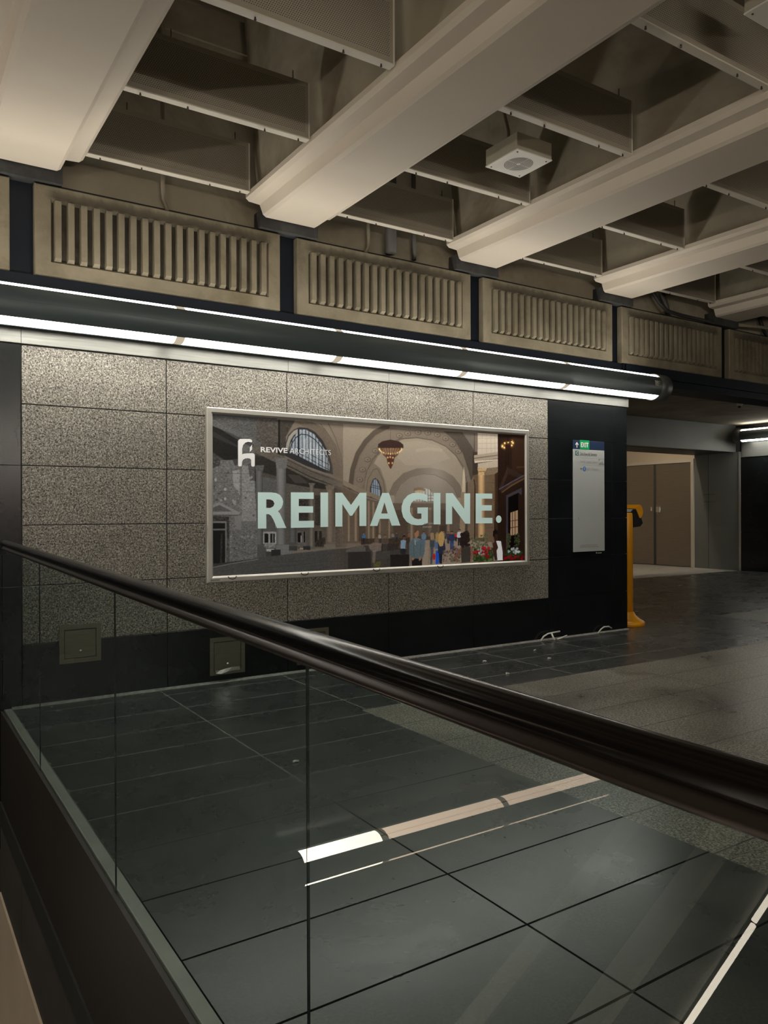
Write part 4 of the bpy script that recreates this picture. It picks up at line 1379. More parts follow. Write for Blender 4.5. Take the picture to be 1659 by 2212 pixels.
('p',(138,121,103),1,4,[2356,591,2360,591,2358,236,2355,236]),
('p',(127,111,95),1,4,[2359,591,2363,591,2361,236,2358,236]),
('p',(113,99,84),1,4,[2362,591,2366,591,2364,235,2361,236]),
('p',(96,85,72),1,4,[2366,591,2369,591,2367,235,2364,235]),
('p',(114,100,85),1,4,[2450,580,2455,580,2453,233,2448,233]),
('p',(128,112,96),1,4,[2454,580,2459,580,2457,233,2452,233]),
('p',(138,122,104),1,4,[2458,580,2463,580,2461,233,2456,233]),
('p',(145,127,109),1,4,[2462,580,2467,580,2466,233,2461,233]),
('p',(147,129,110),1,4,[2467,580,2472,580,2470,233,2465,233]),
('p',(145,127,109),1,4,[2471,580,2476,580,2474,233,2469,233]),
('p',(138,121,103),1,4,[2475,580,2480,580,2478,233,2473,233]),
('p',(127,111,95),1,4,[2479,580,2484,580,2483,233,2478,233]),
('p',(113,99,84),1,4,[2484,580,2489,580,2487,232,2482,233]),
('p',(96,85,72),1,4,[2488,580,2493,580,2491,232,2486,233]),
('p',(78,66,56),0.8,5,[1418,580,1491,580,1489,257,1416,258]),
('p',(78,66,56),0.8,5,[1602,580,1633,580,1632,253,1601,254]),
('p',(78,66,56),0.8,5,[1804,548,1973,547,1972,245,1803,249]),
('p',(78,66,56),0.8,5,[2373,547,2443,546,2441,234,2371,235]),
('p',(84,72,62),0.5,3,[2053,547,2352,547,2350,236,2051,243]),
('p',(66,56,48),0.8,0,[2351,391,2435,390,2434,234,2350,236]),
('p',(64,54,47),1,4,[2784,1141,2852,1143,2851,844,2783,912]),
('p',(196,184,168),1,4,[2852,1339,3130,1341,3125,1148,2851,1109]),
('s',(168,156,141),1,4,[2852,1281,3126,1298]),
('s',(168,156,141),1,5,[2851,1229,3126,1245]),
('s',(168,156,141),1,5,[2851,1178,3126,1193]),
('s',(172,160,146),1,4,[2912,1336,2911,1128]),
('s',(172,160,146),1,5,[2972,1339,2971,1130]),
('s',(172,160,146),1,4,[3033,1342,3032,1133]),
('s',(172,160,146),1,5,[3086,1345,3085,1135]),
('p',(168,155,138),1,4,[2802,1107,3125,1154,3125,1084,2806,1050]),
('s',(108,96,83),1,9,[2806,1075,3125,1119]),
('p',(206,194,176),1,4,[2806,1050,3125,1078,3125,1066,2810,1027]),
('p',(188,174,155),1,4,[2852,1023,3125,1066,3125,990,2851,971]),
('p',(132,114,94),1,6,[2947,973,3125,996,3124,920,2947,904]),
('p',(108,86,66),1,5,[2798,901,2851,913,2848,270,2794,271]),
('p',(112,93,74),1,6,[2947,904,3084,919,3080,195,2943,198]),
('s',(92,75,59),1,4,[2947,823,3084,829]),
('s',(92,75,59),1,5,[2946,730,3083,735]),
('s',(92,75,59),1,4,[2946,638,3083,642]),
('s',(92,75,59),1,5,[2945,545,3082,549]),
('s',(92,75,59),1,4,[2945,453,3082,455]),
('s',(92,75,59),1,5,[2944,360,3081,362]),
('p',(164,136,100),1,4,[2857,902,2867,902,2863,258,2854,258]),
('p',(184,153,112),1,4,[2866,902,2876,902,2872,258,2863,258]),
('p',(199,166,122),1,4,[2875,902,2885,903,2881,257,2872,258]),
('p',(209,174,127),1,4,[2884,903,2894,903,2890,257,2881,257]),
('p',(212,176,129),1,4,[2893,903,2903,903,2899,257,2890,257]),
('p',(209,173,127),1,4,[2902,903,2912,903,2908,257,2899,257]),
('p',(199,165,121),1,4,[2911,903,2921,903,2917,257,2908,257]),
('p',(183,152,111),1,4,[2920,903,2930,904,2926,256,2917,257]),
('p',(162,135,99),1,4,[2929,904,2939,904,2935,256,2926,257]),
('p',(139,115,85),1,4,[2938,904,2948,904,2944,256,2935,256]),
('p',(198,168,124),1,5,[2846,968,2975,980,2959,951,2941,933,2944,904,2857,902,2860,931]),
('s',(120,96,66),1,6,[2854,939,2950,945]),
('p',(60,44,33),1,5,[3078,919,3127,943,3124,194,3074,195]),
('p',(120,103,86),1,5,[2724,819,2783,866,2809,821,2802,236,2706,239]),
('s',(46,36,30),1,11,[2800,855,2812,798,2806,236]),
('p',(196,182,160),1,3,[2643,727,2654,909,2669,989,2686,887,2688,728]),
('p',(150,132,110),1,6,[2629,727,2694,728,2701,660,2670,239,2605,241]),
('p',(80,68,58),0.9,0,[2695,819,2717,842,2713,238,2684,239]),
('p',(40,25,18),1,4,[3126,1341,3513,1347,3506,-8,3119,-5]),
('p',(58,38,26),0.6,4,[3321,1328,3513,1325,3511,929,3319,972]),
('s',(22,14,10),1,8,[3241,1182,3240,1017]),
('s',(22,14,10),1,8,[3272,1183,3271,1018]),
('p',(74,52,36),1,0,[3391,1007,3504,1015,3503,1000,3390,992]),
('p',(58,42,36),1,5,[3139,768,3259,1000,3287,971,3179,762]),
('p',(52,38,32),1,4,[3271,994,3495,916,3495,868,3271,923]),
('s',(84,78,92),1,14,[3145,762,3318,841,3495,916]),
('s',(60,46,40),1,14,[3165,745,3318,822,3495,897]),
('s',(104,78,52),1,14,[3182,731,3318,805,3495,880]),
('s',(40,28,22),1,14,[3200,716,3318,789,3495,863]),
('p',(66,58,66),1,4,[3238,698,3462,784,3461,700,3413,729,3267,675,3264,143,3235,144]),
('p',(8,5,4),1,0,[3267,675,3413,729,3410,127,3264,131]),
('p',(178,148,118),1,6,[3297,515,3406,542,3404,282,3296,272]),
('s',(50,34,24),1,8,[3326,533,3324,272]),
('s',(50,34,24),1,8,[3364,532,3363,271]),
('s',(60,42,30),1,6,[3297,426,3405,437]),
('s',(60,42,30),1,7,[3296,355,3405,365]),
('p',(96,66,42),0.8,0,[3078,919,3090,919,3087,230,3074,230]),
('g',(230,170,80),0.8,0,[3191,1221,25]),
('e',(255,236,180),1,0,[3191,1221,9,8]),
('g',(230,170,80),0.8,0,[3222,1250,26]),
('e',(255,236,180),1,0,[3222,1250,10,9]),
('g',(230,170,80),0.8,0,[3270,1263,25]),
('e',(255,236,180),1,0,[3270,1263,9,8]),
('g',(230,170,80),0.8,0,[3323,1271,26]),
('e',(255,236,180),1,0,[3323,1271,10,9]),
('g',(230,170,80),0.8,0,[3339,1257,26]),
('e',(255,236,180),1,0,[3339,1257,10,8]),
('g',(230,170,80),0.8,0,[3320,1230,25]),
('e',(255,236,180),1,0,[3320,1230,10,8]),
('g',(230,170,80),0.8,0,[3216,1202,25]),
('e',(255,236,180),1,0,[3216,1202,9,8]),
('g',(230,170,80),0.8,0,[3188,1213,25]),
('e',(255,236,180),1,0,[3188,1213,9,9]),
('s',(60,26,12),1,12,[3198,1263,3257,1283,3320,1280]),
('p',(52,20,10),1,0,[3233,1229,3312,1232,3288,1190,3257,1188]),
('s',(30,18,12),1,19,[3268,1325,3268,1272]),
('s',(90,80,70),1,4,[1776,1320,1775,1213]),
('p',(58,42,38),1,3,[1630,1138,1636,1170,1680,1198,1775,1219,1872,1207,1921,1180,1926,1150,1897,1122,1655,1113]),
('p',(98,76,60),1,6,[1649,1134,1904,1144,1858,1073,1820,1045,1730,1041,1692,1067]),
('p',(150,118,90),0.8,8,[1680,1135,1878,1143,1833,1082,1718,1078]),
('p',(80,48,38),1,6,[1724,1068,1826,1071,1809,996,1781,942,1768,942,1740,994]),
('g',(240,190,120),0.8,0,[1648,1126,14]),
('e',(255,235,190),1,0,[1648,1126,6,5]),
('g',(240,190,120),0.8,0,[1652,1116,13]),
('e',(255,235,190),1,0,[1652,1116,5,6]),
('g',(240,190,120),0.8,0,[1661,1106,14]),
('e',(255,235,190),1,0,[1661,1106,5,6]),
('g',(240,190,120),0.8,0,[1676,1097,14]),
('e',(255,235,190),1,0,[1676,1097,5,5]),
('g',(240,190,120),0.8,0,[1696,1090,14]),
('e',(255,235,190),1,0,[1696,1090,5,5]),
('g',(240,190,120),0.8,0,[1720,1085,14]),
('e',(255,235,190),1,0,[1720,1085,5,5]),
('g',(240,190,120),0.8,0,[1746,1083,14]),
('e',(255,235,190),1,0,[1746,1083,6,6]),
('g',(240,190,120),0.8,0,[1775,1082,14]),
('e',(255,235,190),1,0,[1775,1082,5,5]),
('g',(240,190,120),0.8,0,[1803,1085,14]),
('e',(255,235,190),1,0,[1803,1085,5,6]),
('g',(240,190,120),0.8,0,[1831,1089,14]),
('e',(255,235,190),1,0,[1831,1089,5,5]),
('g',(240,190,120),0.8,0,[1855,1096,14]),
('e',(255,235,190),1,0,[1855,1096,5,5]),
('g',(240,190,120),0.8,0,[1876,1105,14]),
('e',(255,235,190),1,0,[1876,1105,5,6]),
('g',(240,190,120),0.8,0,[1891,1115,14]),
('e',(255,235,190),1,0,[1891,1115,5,6]),
('g',(240,190,120),0.8,0,[1901,1126,14]),
('e',(255,235,190),1,0,[1901,1126,5,6]),
('g',(240,190,120),0.8,0,[1904,1137,14]),
('e',(255,235,190),1,0,[1904,1137,5,6]),
('g',(240,190,120),0.8,0,[1743,1047,14]),
('e',(255,235,190),1,0,[1743,1047,5,5]),
('g',(240,190,120),0.8,0,[1771,1052,14]),
('e',(255,235,190),1,0,[1771,1052,5,5]),
('g',(240,190,120),0.8,0,[1802,1047,14]),
('e',(255,235,190),1,0,[1802,1047,5,5]),
('g',(240,190,120),0.8,0,[1755,994,14]),
('e',(255,235,190),1,0,[1755,994,5,5]),
('g',(240,190,120),0.8,0,[1794,996,14]),
('e',(255,235,190),1,0,[1794,996,5,6]),
('s',(60,42,36),1,5,[1693,1141,1733,1063]),
('s',(60,42,36),1,5,[1724,1142,1749,1063]),
('s',(60,42,36),1,5,[1756,1143,1765,1064]),
('s',(60,42,36),1,5,[1794,1145,1784,1065]),
('s',(60,42,36),1,6,[1826,1146,1800,1065]),
('s',(60,42,36),1,5,[1859,1148,1816,1066]),
('p',(150,136,121),1,6,[2131,257,2505,258,3035,209,3062,141,2897,21,2082,-7,2131,139]),
('p',(60,50,42),0.9,10,[1441,282,1988,274,1987,221,1440,226]),
('p',(74,62,52),0.9,6,[2083,287,2254,288,2254,249,2083,253]),
('s',(112,102,92),1,5,[2180,226,2130,1]),
('s',(112,102,92),1,5,[2241,224,2216,-3]),
('p',(62,58,56),0.1,6,[996,191,1033,191,1032,1,995,3]),
('p',(62,58,56),0.2,6,[1033,191,1070,192,1069,0,1032,1]),
('p',(62,58,56),0.30000000000000004,6,[1070,192,1108,193,1107,-2,1069,0]),
('p',(62,58,56),0.4,6,[1108,193,1145,193,1144,-4,1107,-2]),
('p',(62,58,56),0.5,6,[1145,193,1183,194,1182,-6,1144,-4]),
('p',(62,58,56),0.6,6,[1183,194,1221,195,1220,-7,1182,-6]),
('p',(62,58,56),0.7000000000000001,6,[1221,195,1259,196,1258,-9,1220,-7]),
('p',(62,58,56),0.8,6,[1259,196,1297,196,1297,-11,1258,-9]),
('p',(62,58,56),0.92,6,[1297,194,1440,216,1987,226,1986,-3,1297,-1]),
('p',(70,68,66),1,4,[1440,160,1765,160,1765,83,1440,76]),
('p',(48,45,44),1,3,[1299,165,1550,157,1550,-3,1299,-2]),
('p',(104,100,98),0.7,6,[1278,184,1375,204,1462,221,1490,196,1490,159,1278,161]),
('p',(36,33,32),1,4,[1767,121,1987,116,1986,-3,1767,1]),
('p',(52,48,44),1,6,[1669,229,1940,222,1940,174,1668,153]),
('p',(40,40,48),1,4,[1460,288,1483,288,1482,234,1473,234,1471,276,1470,234,1460,235]),
('p',(60,105,150),1,6,[1462,321,1482,321,1489,314,1491,288,1484,284,1459,284,1452,288,1454,315]),
('e',(150,108,84),1,0,[1472,329,8,9]),
('p',(46,34,28),1,0,[1463,329,1464,335,1472,338,1480,335,1481,330,1472,333]),
('p',(60,56,60),0.7,4,[1635,281,1657,281,1656,231,1647,232,1646,270,1645,232,1636,232]),
('p',(170,160,158),0.7,6,[1637,312,1656,311,1663,305,1664,281,1658,277,1634,278,1629,281,1630,306]),
('e',(150,108,84),0.7,0,[1646,319,9,8]),
('p',(46,34,28),0.7,0,[1638,319,1639,325,1647,327,1654,325,1655,320,1646,322]),
('p',(110,96,88),0.5,4,[1596,234,1629,233,1627,159,1614,160,1612,216,1610,160,1597,160]),
('p',(140,120,104),0.5,6,[1599,279,1626,279,1637,270,1639,233,1630,227,1595,228,1586,234,1589,271]),
('e',(150,108,84),0.5,0,[1613,290,12,12]),
('p',(46,34,28),0.5,0,[1600,291,1601,299,1613,302,1624,299,1625,291,1613,295]),
('p',(84,74,70),0.5,4,[1682,232,1734,231,1732,142,1711,142,1708,211,1705,142,1684,143]),
('p',(110,96,88),0.5,6,[1687,287,1731,286,1747,275,1751,231,1736,224,1680,225,1667,233,1671,277]),
('e',(150,108,84),0.5,0,[1709,299,19,13]),
('p',(46,34,28),0.5,0,[1689,301,1691,311,1709,315,1727,310,1729,302,1709,306]),
('p',(60,56,56),0.8,4,[1788,290,1808,290,1807,245,1799,245,1798,280,1797,245,1789,245]),
('p',(130,130,132),0.8,6,[1790,318,1807,317,1813,312,1815,290,1809,286,1787,287,1782,290,1783,313]),
('e',(150,108,84),0.8,0,[1798,324,8,7]),
('p',(46,34,28),0.8,0,[1791,325,1791,330,1798,332,1805,330,1806,325,1798,328]),
('p',(46,42,44),1,4,[1830,290,1852,289,1851,239,1842,239,1841,278,1839,239,1830,239]),
('p',(70,66,66),1,6,[1832,320,1851,320,1858,314,1859,289,1853,285,1829,286,1823,290,1825,315]),
('e',(150,108,84),1,0,[1841,327,8,7]),
('p',(46,34,28),1,0,[1832,328,1833,334,1841,336,1849,333,1850,329,1841,331]),
('p',(40,38,40),1,4,[1921,287,1937,287,1936,251,1929,252,1929,279,1928,252,1921,252]),
('p',(60,52,50),1,6,[1922,309,1936,308,1940,304,1942,287,1937,284,1920,284,1916,287,1917,305]),
('e',(150,108,84),1,0,[1929,314,6,6]),
('p',(46,34,28),1,0,[1923,314,1923,318,1929,320,1934,318,1935,315,1929,316]),
('p',(60,50,48),1,4,[1975,286,1996,286,1995,240,1986,240,1985,275,1984,240,1976,241]),
('p',(120,90,70),1,6,[1977,314,1994,314,2001,308,2002,286,1997,282,1974,283,1969,286,1970,309]),
('e',(150,108,84),1,0,[1986,321,7,7]),
('p',(46,34,28),1,0,[1978,321,1978,326,1986,328,1993,326,1994,322,1986,324]),
('p',(90,110,140),1,4,[2144,266,2180,265,2178,188,2164,189,2162,248,2159,189,2145,189]),
('p',(100,128,156),1,6,[2147,313,2177,313,2188,304,2191,265,2181,259,2143,260,2133,266,2136,305]),
('e',(150,108,84),1,0,[2162,324,13,12]),
('p',(46,34,28),1,0,[2148,325,2150,334,2162,337,2175,333,2176,326,2162,330]),
('p',(50,46,56),1,4,[2449,272,2479,271,2477,208,2465,209,2464,257,2462,209,2450,209]),
('p',(74,66,80),1,6,[2452,310,2477,310,2486,302,2488,271,2480,266,2448,267,2440,272,2443,303]),
('e',(150,108,84),1,0,[2464,319,11,10]),
('p',(46,34,28),1,0,[2453,320,2454,327,2464,330,2475,327,2476,321,2464,324]),
('p',(52,72,120),1,4,[2487,242,2535,241,2532,141,2513,142,2511,218,2508,142,2489,142]),
('p',(48,56,84),1,6,[2491,303,2531,303,2546,291,2549,241,2537,233,2486,234,2473,242,2477,292]),
('e',(150,108,84),1,0,[2511,317,18,15]),
('p',(46,34,28),1,0,[2493,319,2495,330,2512,335,2528,330,2530,320,2511,325]),
('p',(36,30,34),1,4,[2551,276,2574,276,2573,228,2564,228,2563,265,2561,228,2552,229]),
('p',(176,50,58),1,6,[2553,305,2572,305,2579,299,2581,275,2575,272,2550,272,2544,276,2546,300]),
('e',(150,108,84),1,0,[2563,312,8,7]),
('p',(46,34,28),1,0,[2554,312,2555,318,2563,320,2571,318,2571,313,2563,315]),
('p',(44,40,44),1,4,[2587,272,2629,271,2627,184,2610,184,2608,252,2605,185,2588,185]),
('p',(196,200,210),1,6,[2590,326,2626,325,2639,315,2642,271,2630,265,2585,266,2574,272,2578,316]),
('e',(150,108,84),1,0,[2608,338,15,13]),
('p',(46,34,28),1,0,[2592,339,2594,349,2608,353,2623,349,2624,340,2608,345]),
('p',(70,76,88),1,4,[2391,283,2421,282,2419,220,2407,220,2406,268,2404,220,2392,220]),
('p',(92,104,118),1,6,[2394,321,2419,321,2428,314,2430,282,2422,278,2390,278,2382,283,2385,314]),
('e',(150,108,84),1,0,[2406,330,11,9]),
('p',(46,34,28),1,0,[2395,331,2396,338,2406,341,2416,338,2418,332,2406,335]),
('p',(132,118,110),0.75,8,[1523,219,1573,241,1669,234,1663,163,1573,151,1534,186]),
('p',(168,150,138),0.4,8,[1573,166,1606,165,1595,51,1561,53]),
('p',(120,120,40),0.45,20,[1574,15,1584,76,1595,33,1617,60,1662,63,1651,7]),
('p',(40,40,44),1,4,[1875,176,1952,173,1945,120,1887,122]),
('p',(126,154,180),1,10,[1887,251,1917,260,1950,251,1958,173,1884,175]),
('p',(96,66,52),1,0,[1860,186,1884,243,1891,233,1876,171]),
('p',(96,66,52),1,0,[1950,246,1966,202,1952,168,1940,183]),
('e',(104,72,58),1,0,[1929,278,17,22]),
('p',(34,26,24),1,0,[1907,276,1910,298,1929,304,1948,295,1947,285,1923,288]),
('p',(80,80,88),1,14,[2241,195,2284,193,2278,124,2262,10,2238,11,2243,115]),
('p',(70,74,82),1,6,[2235,264,2291,268,2293,178,2236,180]),
('p',(150,126,96),1,10,[2242,313,2264,325,2286,313,2288,248,2244,249]),
('p',(74,84,88),1,0,[2239,323,2259,349,2281,323]),
('e',(186,42,44),1,0,[2287,84,17,32]),
('p',(38,84,190),1,6,[2309,143,2355,141,2346,12,2304,9]),
('p',(30,34,48),1,4,[2346,132,2393,130,2384,10,2352,12]),
('p',(86,112,150),1,6,[2293,248,2347,257,2346,162,2297,163]),
('p',(44,50,68),1,6,[2334,232,2416,240,2431,159,2402,100,2334,117]),
('p',(164,136,88),1,8,[2303,302,2326,327,2351,306,2340,232,2309,223]),
('p',(188,156,100),1,10,[2343,282,2356,321,2384,335,2411,312,2418,260,2397,185,2359,183,2338,222]),
('p',(30,28,30),1,3,[2016,74,2140,69,2140,0,2020,-2]),
('p',(92,108,116),1,6,[1990,235,2035,269,2077,277,2131,261,2162,226,2175,147,2155,88,2131,70,2100,86,2119,139,2116,75,2028,75,2035,132,2049,82,2016,72,1985,124]),
('p',(76,92,100),0.7,0,[2035,210,2047,219,2052,92,2034,83]),
('p',(74,90,98),0.7,0,[2119,218,2131,217,2123,99,2111,90]),
('p',(116,132,140),0.8,0,[2035,264,2071,278,2119,262,2095,243,2065,234]),
('s',(210,214,214),1,5,[2057,250,2059,207]),
('p',(160,116,90),1,3,[2053,302,2048,337,2066,354,2090,354,2104,331,2103,301,2089,282,2069,276,2059,268]),
('p',(96,70,56),1,0,[2048,327,2052,348,2074,358,2098,350,2079,344,2059,322]),
('p',(160,116,90),1,0,[2014,79,2037,83,2049,68,2025,54]),
('p',(160,116,90),1,0,[2100,71,2128,78,2128,58,2104,47]),
('e',(84,96,60),0.9,0,[2568,135,8,6]),
('e',(70,62,50),0.9,0,[2493,94,11,10]),
('e',(128,104,108),0.9,0,[2498,61,8,10]),
('e',(110,88,90),0.9,0,[2613,82,9,10]),
('e',(92,82,62),0.9,0,[2625,98,12,10]),
('e',(128,104,108),0.9,0,[2593,41,8,5]),
('e',(70,62,50),0.9,0,[2425,93,13,8]),
('e',(128,104,108),0.9,0,[2469,122,11,7]),
('e',(84,96,60),0.9,0,[2574,24,12,6]),
('e',(110,88,90),0.9,0,[2419,88,7,10]),
('e',(128,104,108),0.9,0,[2523,127,12,10]),
('e',(110,88,90),0.9,0,[2515,131,10,6]),
('e',(110,88,90),0.9,0,[2462,113,10,11]),
('e',(84,96,60),0.9,0,[2526,51,6,6]),
('e',(110,88,90),0.9,0,[2620,68,13,6]),
('e',(128,104,108),0.9,0,[2608,91,10,8]),
('e',(92,82,62),0.9,0,[2482,54,11,10]),
('e',(92,82,62),0.9,0,[2551,96,12,7]),
('e',(92,82,62),0.9,0,[2500,30,11,9]),
('e',(128,104,108),0.9,0,[2583,127,9,10]),
('e',(110,88,90),0.9,0,[2610,69,6,8]),
('e',(128,104,108),0.9,0,[2535,135,11,8]),
('e',(128,104,108),0.9,0,[2509,107,12,8]),
('e',(70,62,50),0.9,0,[2442,124,12,9]),
('e',(84,96,60),0.9,0,[2455,82,7,5]),
('e',(110,88,90),0.9,0,[2431,137,6,5]),
('e',(84,96,60),0.9,0,[2600,74,10,10]),
('e',(70,62,50),0.9,0,[2456,128,10,7]),
('e',(70,62,50),0.9,0,[2406,51,8,9]),
('e',(128,104,108),0.9,0,[2500,53,9,7]),
('e',(128,104,108),0.9,0,[2437,35,13,9]),
('e',(110,88,90),0.9,0,[2410,67,7,6]),
('e',(128,104,108),0.9,0,[2533,113,7,9]),
('e',(110,88,90),0.9,0,[2619,92,6,9]),
('e',(84,96,60),0.9,0,[2515,68,12,6]),
('e',(92,82,62),0.9,0,[2506,78,7,6]),
('e',(92,82,62),0.9,0,[2528,53,11,6]),
('e',(92,82,62),0.9,0,[2578,111,7,6]),
('e',(70,62,50),0.9,0,[2484,127,7,10]),
('e',(70,62,50),0.9,0,[2595,64,9,9]),
('e',(128,104,108),0.9,0,[2579,33,13,5]),
('e',(70,62,50),0.9,0,[2569,50,9,10]),
('e',(92,82,62),0.9,0,[2404,38,8,6]),
('e',(128,104,108),0.9,0,[2528,33,13,7]),
('e',(110,88,90),0.9,0,[2410,101,7,9]),
('e',(84,96,60),0.9,0,[2507,30,9,8]),
('e',(92,82,62),0.9,0,[2517,38,10,7]),
('e',(70,62,50),0.9,0,[2535,38,13,10]),
('e',(84,96,60),0.9,0,[2501,98,10,5]),
('e',(128,104,108),0.9,0,[2406,74,9,9]),
('e',(92,82,62),0.9,0,[2608,69,7,9]),
('e',(110,88,90),0.9,0,[2414,138,6,7]),
('e',(110,88,90),0.9,0,[2402,32,9,10]),
('e',(128,104,108),0.9,0,[2438,116,9,7]),
('e',(92,82,62),0.9,0,[2563,127,6,10]),
('e',(84,96,60),0.9,0,[2601,98,11,8]),
('e',(110,88,90),0.9,0,[2457,136,10,6]),
('e',(110,88,90),0.9,0,[2500,29,11,6]),
('e',(84,96,60),0.9,0,[2405,116,6,10]),
('e',(84,96,60),0.9,0,[2521,134,8,7]),
('e',(92,82,62),0.9,0,[2587,70,11,8]),
('e',(110,88,90),0.9,0,[2407,132,12,8]),
('e',(84,96,60),0.9,0,[2564,108,7,6]),
('e',(70,62,50),0.9,0,[2603,57,11,6]),
('e',(110,88,90),0.9,0,[2610,80,13,9]),
('e',(92,82,62),0.9,0,[2613,32,8,6]),
('e',(92,82,62),0.9,0,[2516,55,8,6]),
('e',(70,62,50),0.9,0,[2415,122,11,6]),
('e',(128,104,108),0.9,0,[2520,83,8,8]),
('e',(110,88,90),0.9,0,[2438,82,13,5]),
('e',(128,104,108),0.9,0,[2521,49,6,7]),
('e',(84,96,60),0.9,0,[2483,137,11,6]),
('e',(110,88,90),0.9,0,[2599,123,11,9]),
('e',(110,88,90),0.9,0,[2564,70,13,7]),
('e',(92,82,62),0.9,0,[2547,97,12,7]),
('e',(92,82,62),0.9,0,[2413,90,13,6]),
('e',(128,104,108),0.9,0,[2526,28,11,11]),
('e',(128,104,108),0.9,0,[2553,45,10,10]),
('e',(128,104,108),0.9,0,[2439,56,6,7]),
('e',(110,88,90),0.9,0,[2587,81,10,10]),
('e',(128,104,108),0.9,0,[2535,26,8,7]),
('e',(70,62,50),0.9,0,[2550,33,8,10]),
('e',(128,104,108),0.9,0,[2450,50,9,5]),
('e',(110,88,90),0.9,0,[2423,121,9,9]),
('e',(84,96,60),0.9,0,[2526,29,12,5]),
('e',(84,96,60),0.9,0,[2433,98,6,8]),
('e',(92,82,62),0.9,0,[2421,92,7,8]),
('e',(110,88,90),0.9,0,[2491,86,11,10]),
('e',(84,96,60),0.9,0,[2500,45,11,5]),
('e',(128,104,108),0.9,0,[2540,60,11,8]),
('e',(96,70,76),0.9,0,[2524,111,13,8]),
('e',(70,52,54),0.9,0,[2521,127,7,7]),
('e',(96,70,76),0.9,0,[2572,138,7,8]),
('e',(70,52,54),0.9,0,[2598,139,12,5]),
('e',(96,70,76),0.9,0,[2537,156,7,6]),
('e',(96,70,76),0.9,0,[2569,159,7,6]),
('e',(70,52,54),0.9,0,[2544,143,11,10]),
('e',(120,92,98),0.9,0,[2571,105,7,6]),
('e',(96,70,76),0.9,0,[2610,139,12,7]),
('e',(96,70,76),0.9,0,[2532,119,9,7]),
('e',(120,92,98),0.9,0,[2608,136,7,7]),
('e',(96,70,76),0.9,0,[2560,160,12,7]),
('e',(96,70,76),0.9,0,[2613,105,12,8]),
('e',(70,52,54),0.9,0,[2556,108,10,7]),
('e',(120,92,98),0.9,0,[2606,124,10,10]),
('e',(70,52,54),0.9,0,[2532,149,13,9]),
('e',(70,52,54),0.9,0,[2584,150,8,7]),
('e',(96,70,76),0.9,0,[2507,130,9,7]),
('e',(120,92,98),0.9,0,[2595,145,10,6]),
('e',(96,70,76),0.9,0,[2538,173,12,8]),
('e',(70,52,54),0.9,0,[2529,114,10,9]),
('e',(70,52,54),0.9,0,[2600,119,8,10]),
('e',(120,92,98),0.9,0,[2591,136,8,10]),
('e',(120,92,98),0.9,0,[2591,135,13,10]),
('e',(120,92,98),0.9,0,[2563,132,12,8]),
('e',(70,52,54),0.9,0,[2596,136,8,7]),
('e',(96,70,76),0.9,0,[2531,163,7,6]),
('e',(96,70,76),0.9,0,[2504,171,8,8]),
('e',(70,52,54),0.9,0,[2534,174,13,6]),
('e',(70,52,54),0.9,0,[2510,161,10,6]),
('e',(70,52,54),0.9,0,[2596,123,6,8]),
('e',(70,52,54),0.9,0,[2508,161,11,5]),
('e',(96,70,76),0.9,0,[2543,134,7,5]),
('e',(96,70,76),0.9,0,[2543,175,10,5]),
('e',(120,92,98),0.9,0,[2551,132,9,8]),
('e',(70,52,54),0.9,0,[2552,150,12,7]),
('e',(104,104,78),0.9,0,[2772,141,7,8]),
('e',(104,104,78),0.9,0,[2767,257,8,6]),
('e',(88,92,66),0.9,0,[2768,197,11,7]),
('e',(104,104,78),0.9,0,[2817,129,12,10]),
('e',(88,92,66),0.9,0,[2809,221,11,8]),
('e',(88,92,66),0.9,0,[2813,152,12,7]),
('e',(70,78,52),0.9,0,[2806,126,13,8]),
('e',(88,92,66),0.9,0,[2851,203,10,8]),
('e',(70,78,52),0.9,0,[2824,209,8,7]),
('e',(104,104,78),0.9,0,[2844,172,8,8]),
('e',(88,92,66),0.9,0,[2827,220,9,7]),
('e',(70,78,52),0.9,0,[2846,251,13,9]),
('e',(104,104,78),0.9,0,[2803,159,12,8]),
('e',(104,104,78),0.9,0,[2798,140,10,8]),
('e',(70,78,52),0.9,0,[2820,241,9,10]),
('e',(88,92,66),0.9,0,[2838,167,12,8]),
('e',(88,92,66),0.9,0,[2772,252,8,6]),
('e',(88,92,66),0.9,0,[2838,152,8,5]),
('e',(70,78,52),0.9,0,[2837,183,12,7]),
('e',(88,92,66),0.9,0,[2852,178,13,10]),
('e',(88,92,66),0.9,0,[2844,165,13,9]),
('e',(88,92,66),0.9,0,[2859,181,12,6]),
('e',(88,92,66),0.9,0,[2848,120,13,8]),
('e',(88,92,66),0.9,0,[2818,236,9,6]),
('e',(88,92,66),0.9,0,[2813,230,8,5]),
('e',(88,92,66),0.9,0,[2778,257,14,7]),
('e',(104,104,78),0.9,0,[2787,157,11,8]),
('e',(104,104,78),0.9,0,[2834,123,9,6]),
('e',(88,92,66),0.9,0,[2778,138,8,9]),
('e',(88,92,66),0.9,0,[2783,225,11,11]),
('e',(88,92,66),0.9,0,[2801,161,12,10]),
('e',(70,78,52),0.9,0,[2781,162,13,9]),
('e',(70,78,52),0.9,0,[2775,204,10,9]),
('e',(88,92,66),0.9,0,[2858,238,14,9]),
('e',(88,92,66),0.9,0,[2831,117,7,10]),
('e',(70,78,52),0.9,0,[2867,159,11,7]),
('e',(104,104,78),0.9,0,[2839,257,14,7]),
('e',(104,104,78),0.9,0,[2841,174,8,8]),
('e',(104,104,78),0.9,0,[2848,146,9,8]),
('e',(88,92,66),0.9,0,[2867,151,10,10]),
('e',(104,104,78),0.9,0,[2808,241,7,6]),
('e',(70,78,52),0.9,0,[2797,187,8,10]),
('e',(88,92,66),0.9,0,[2804,224,12,10]),
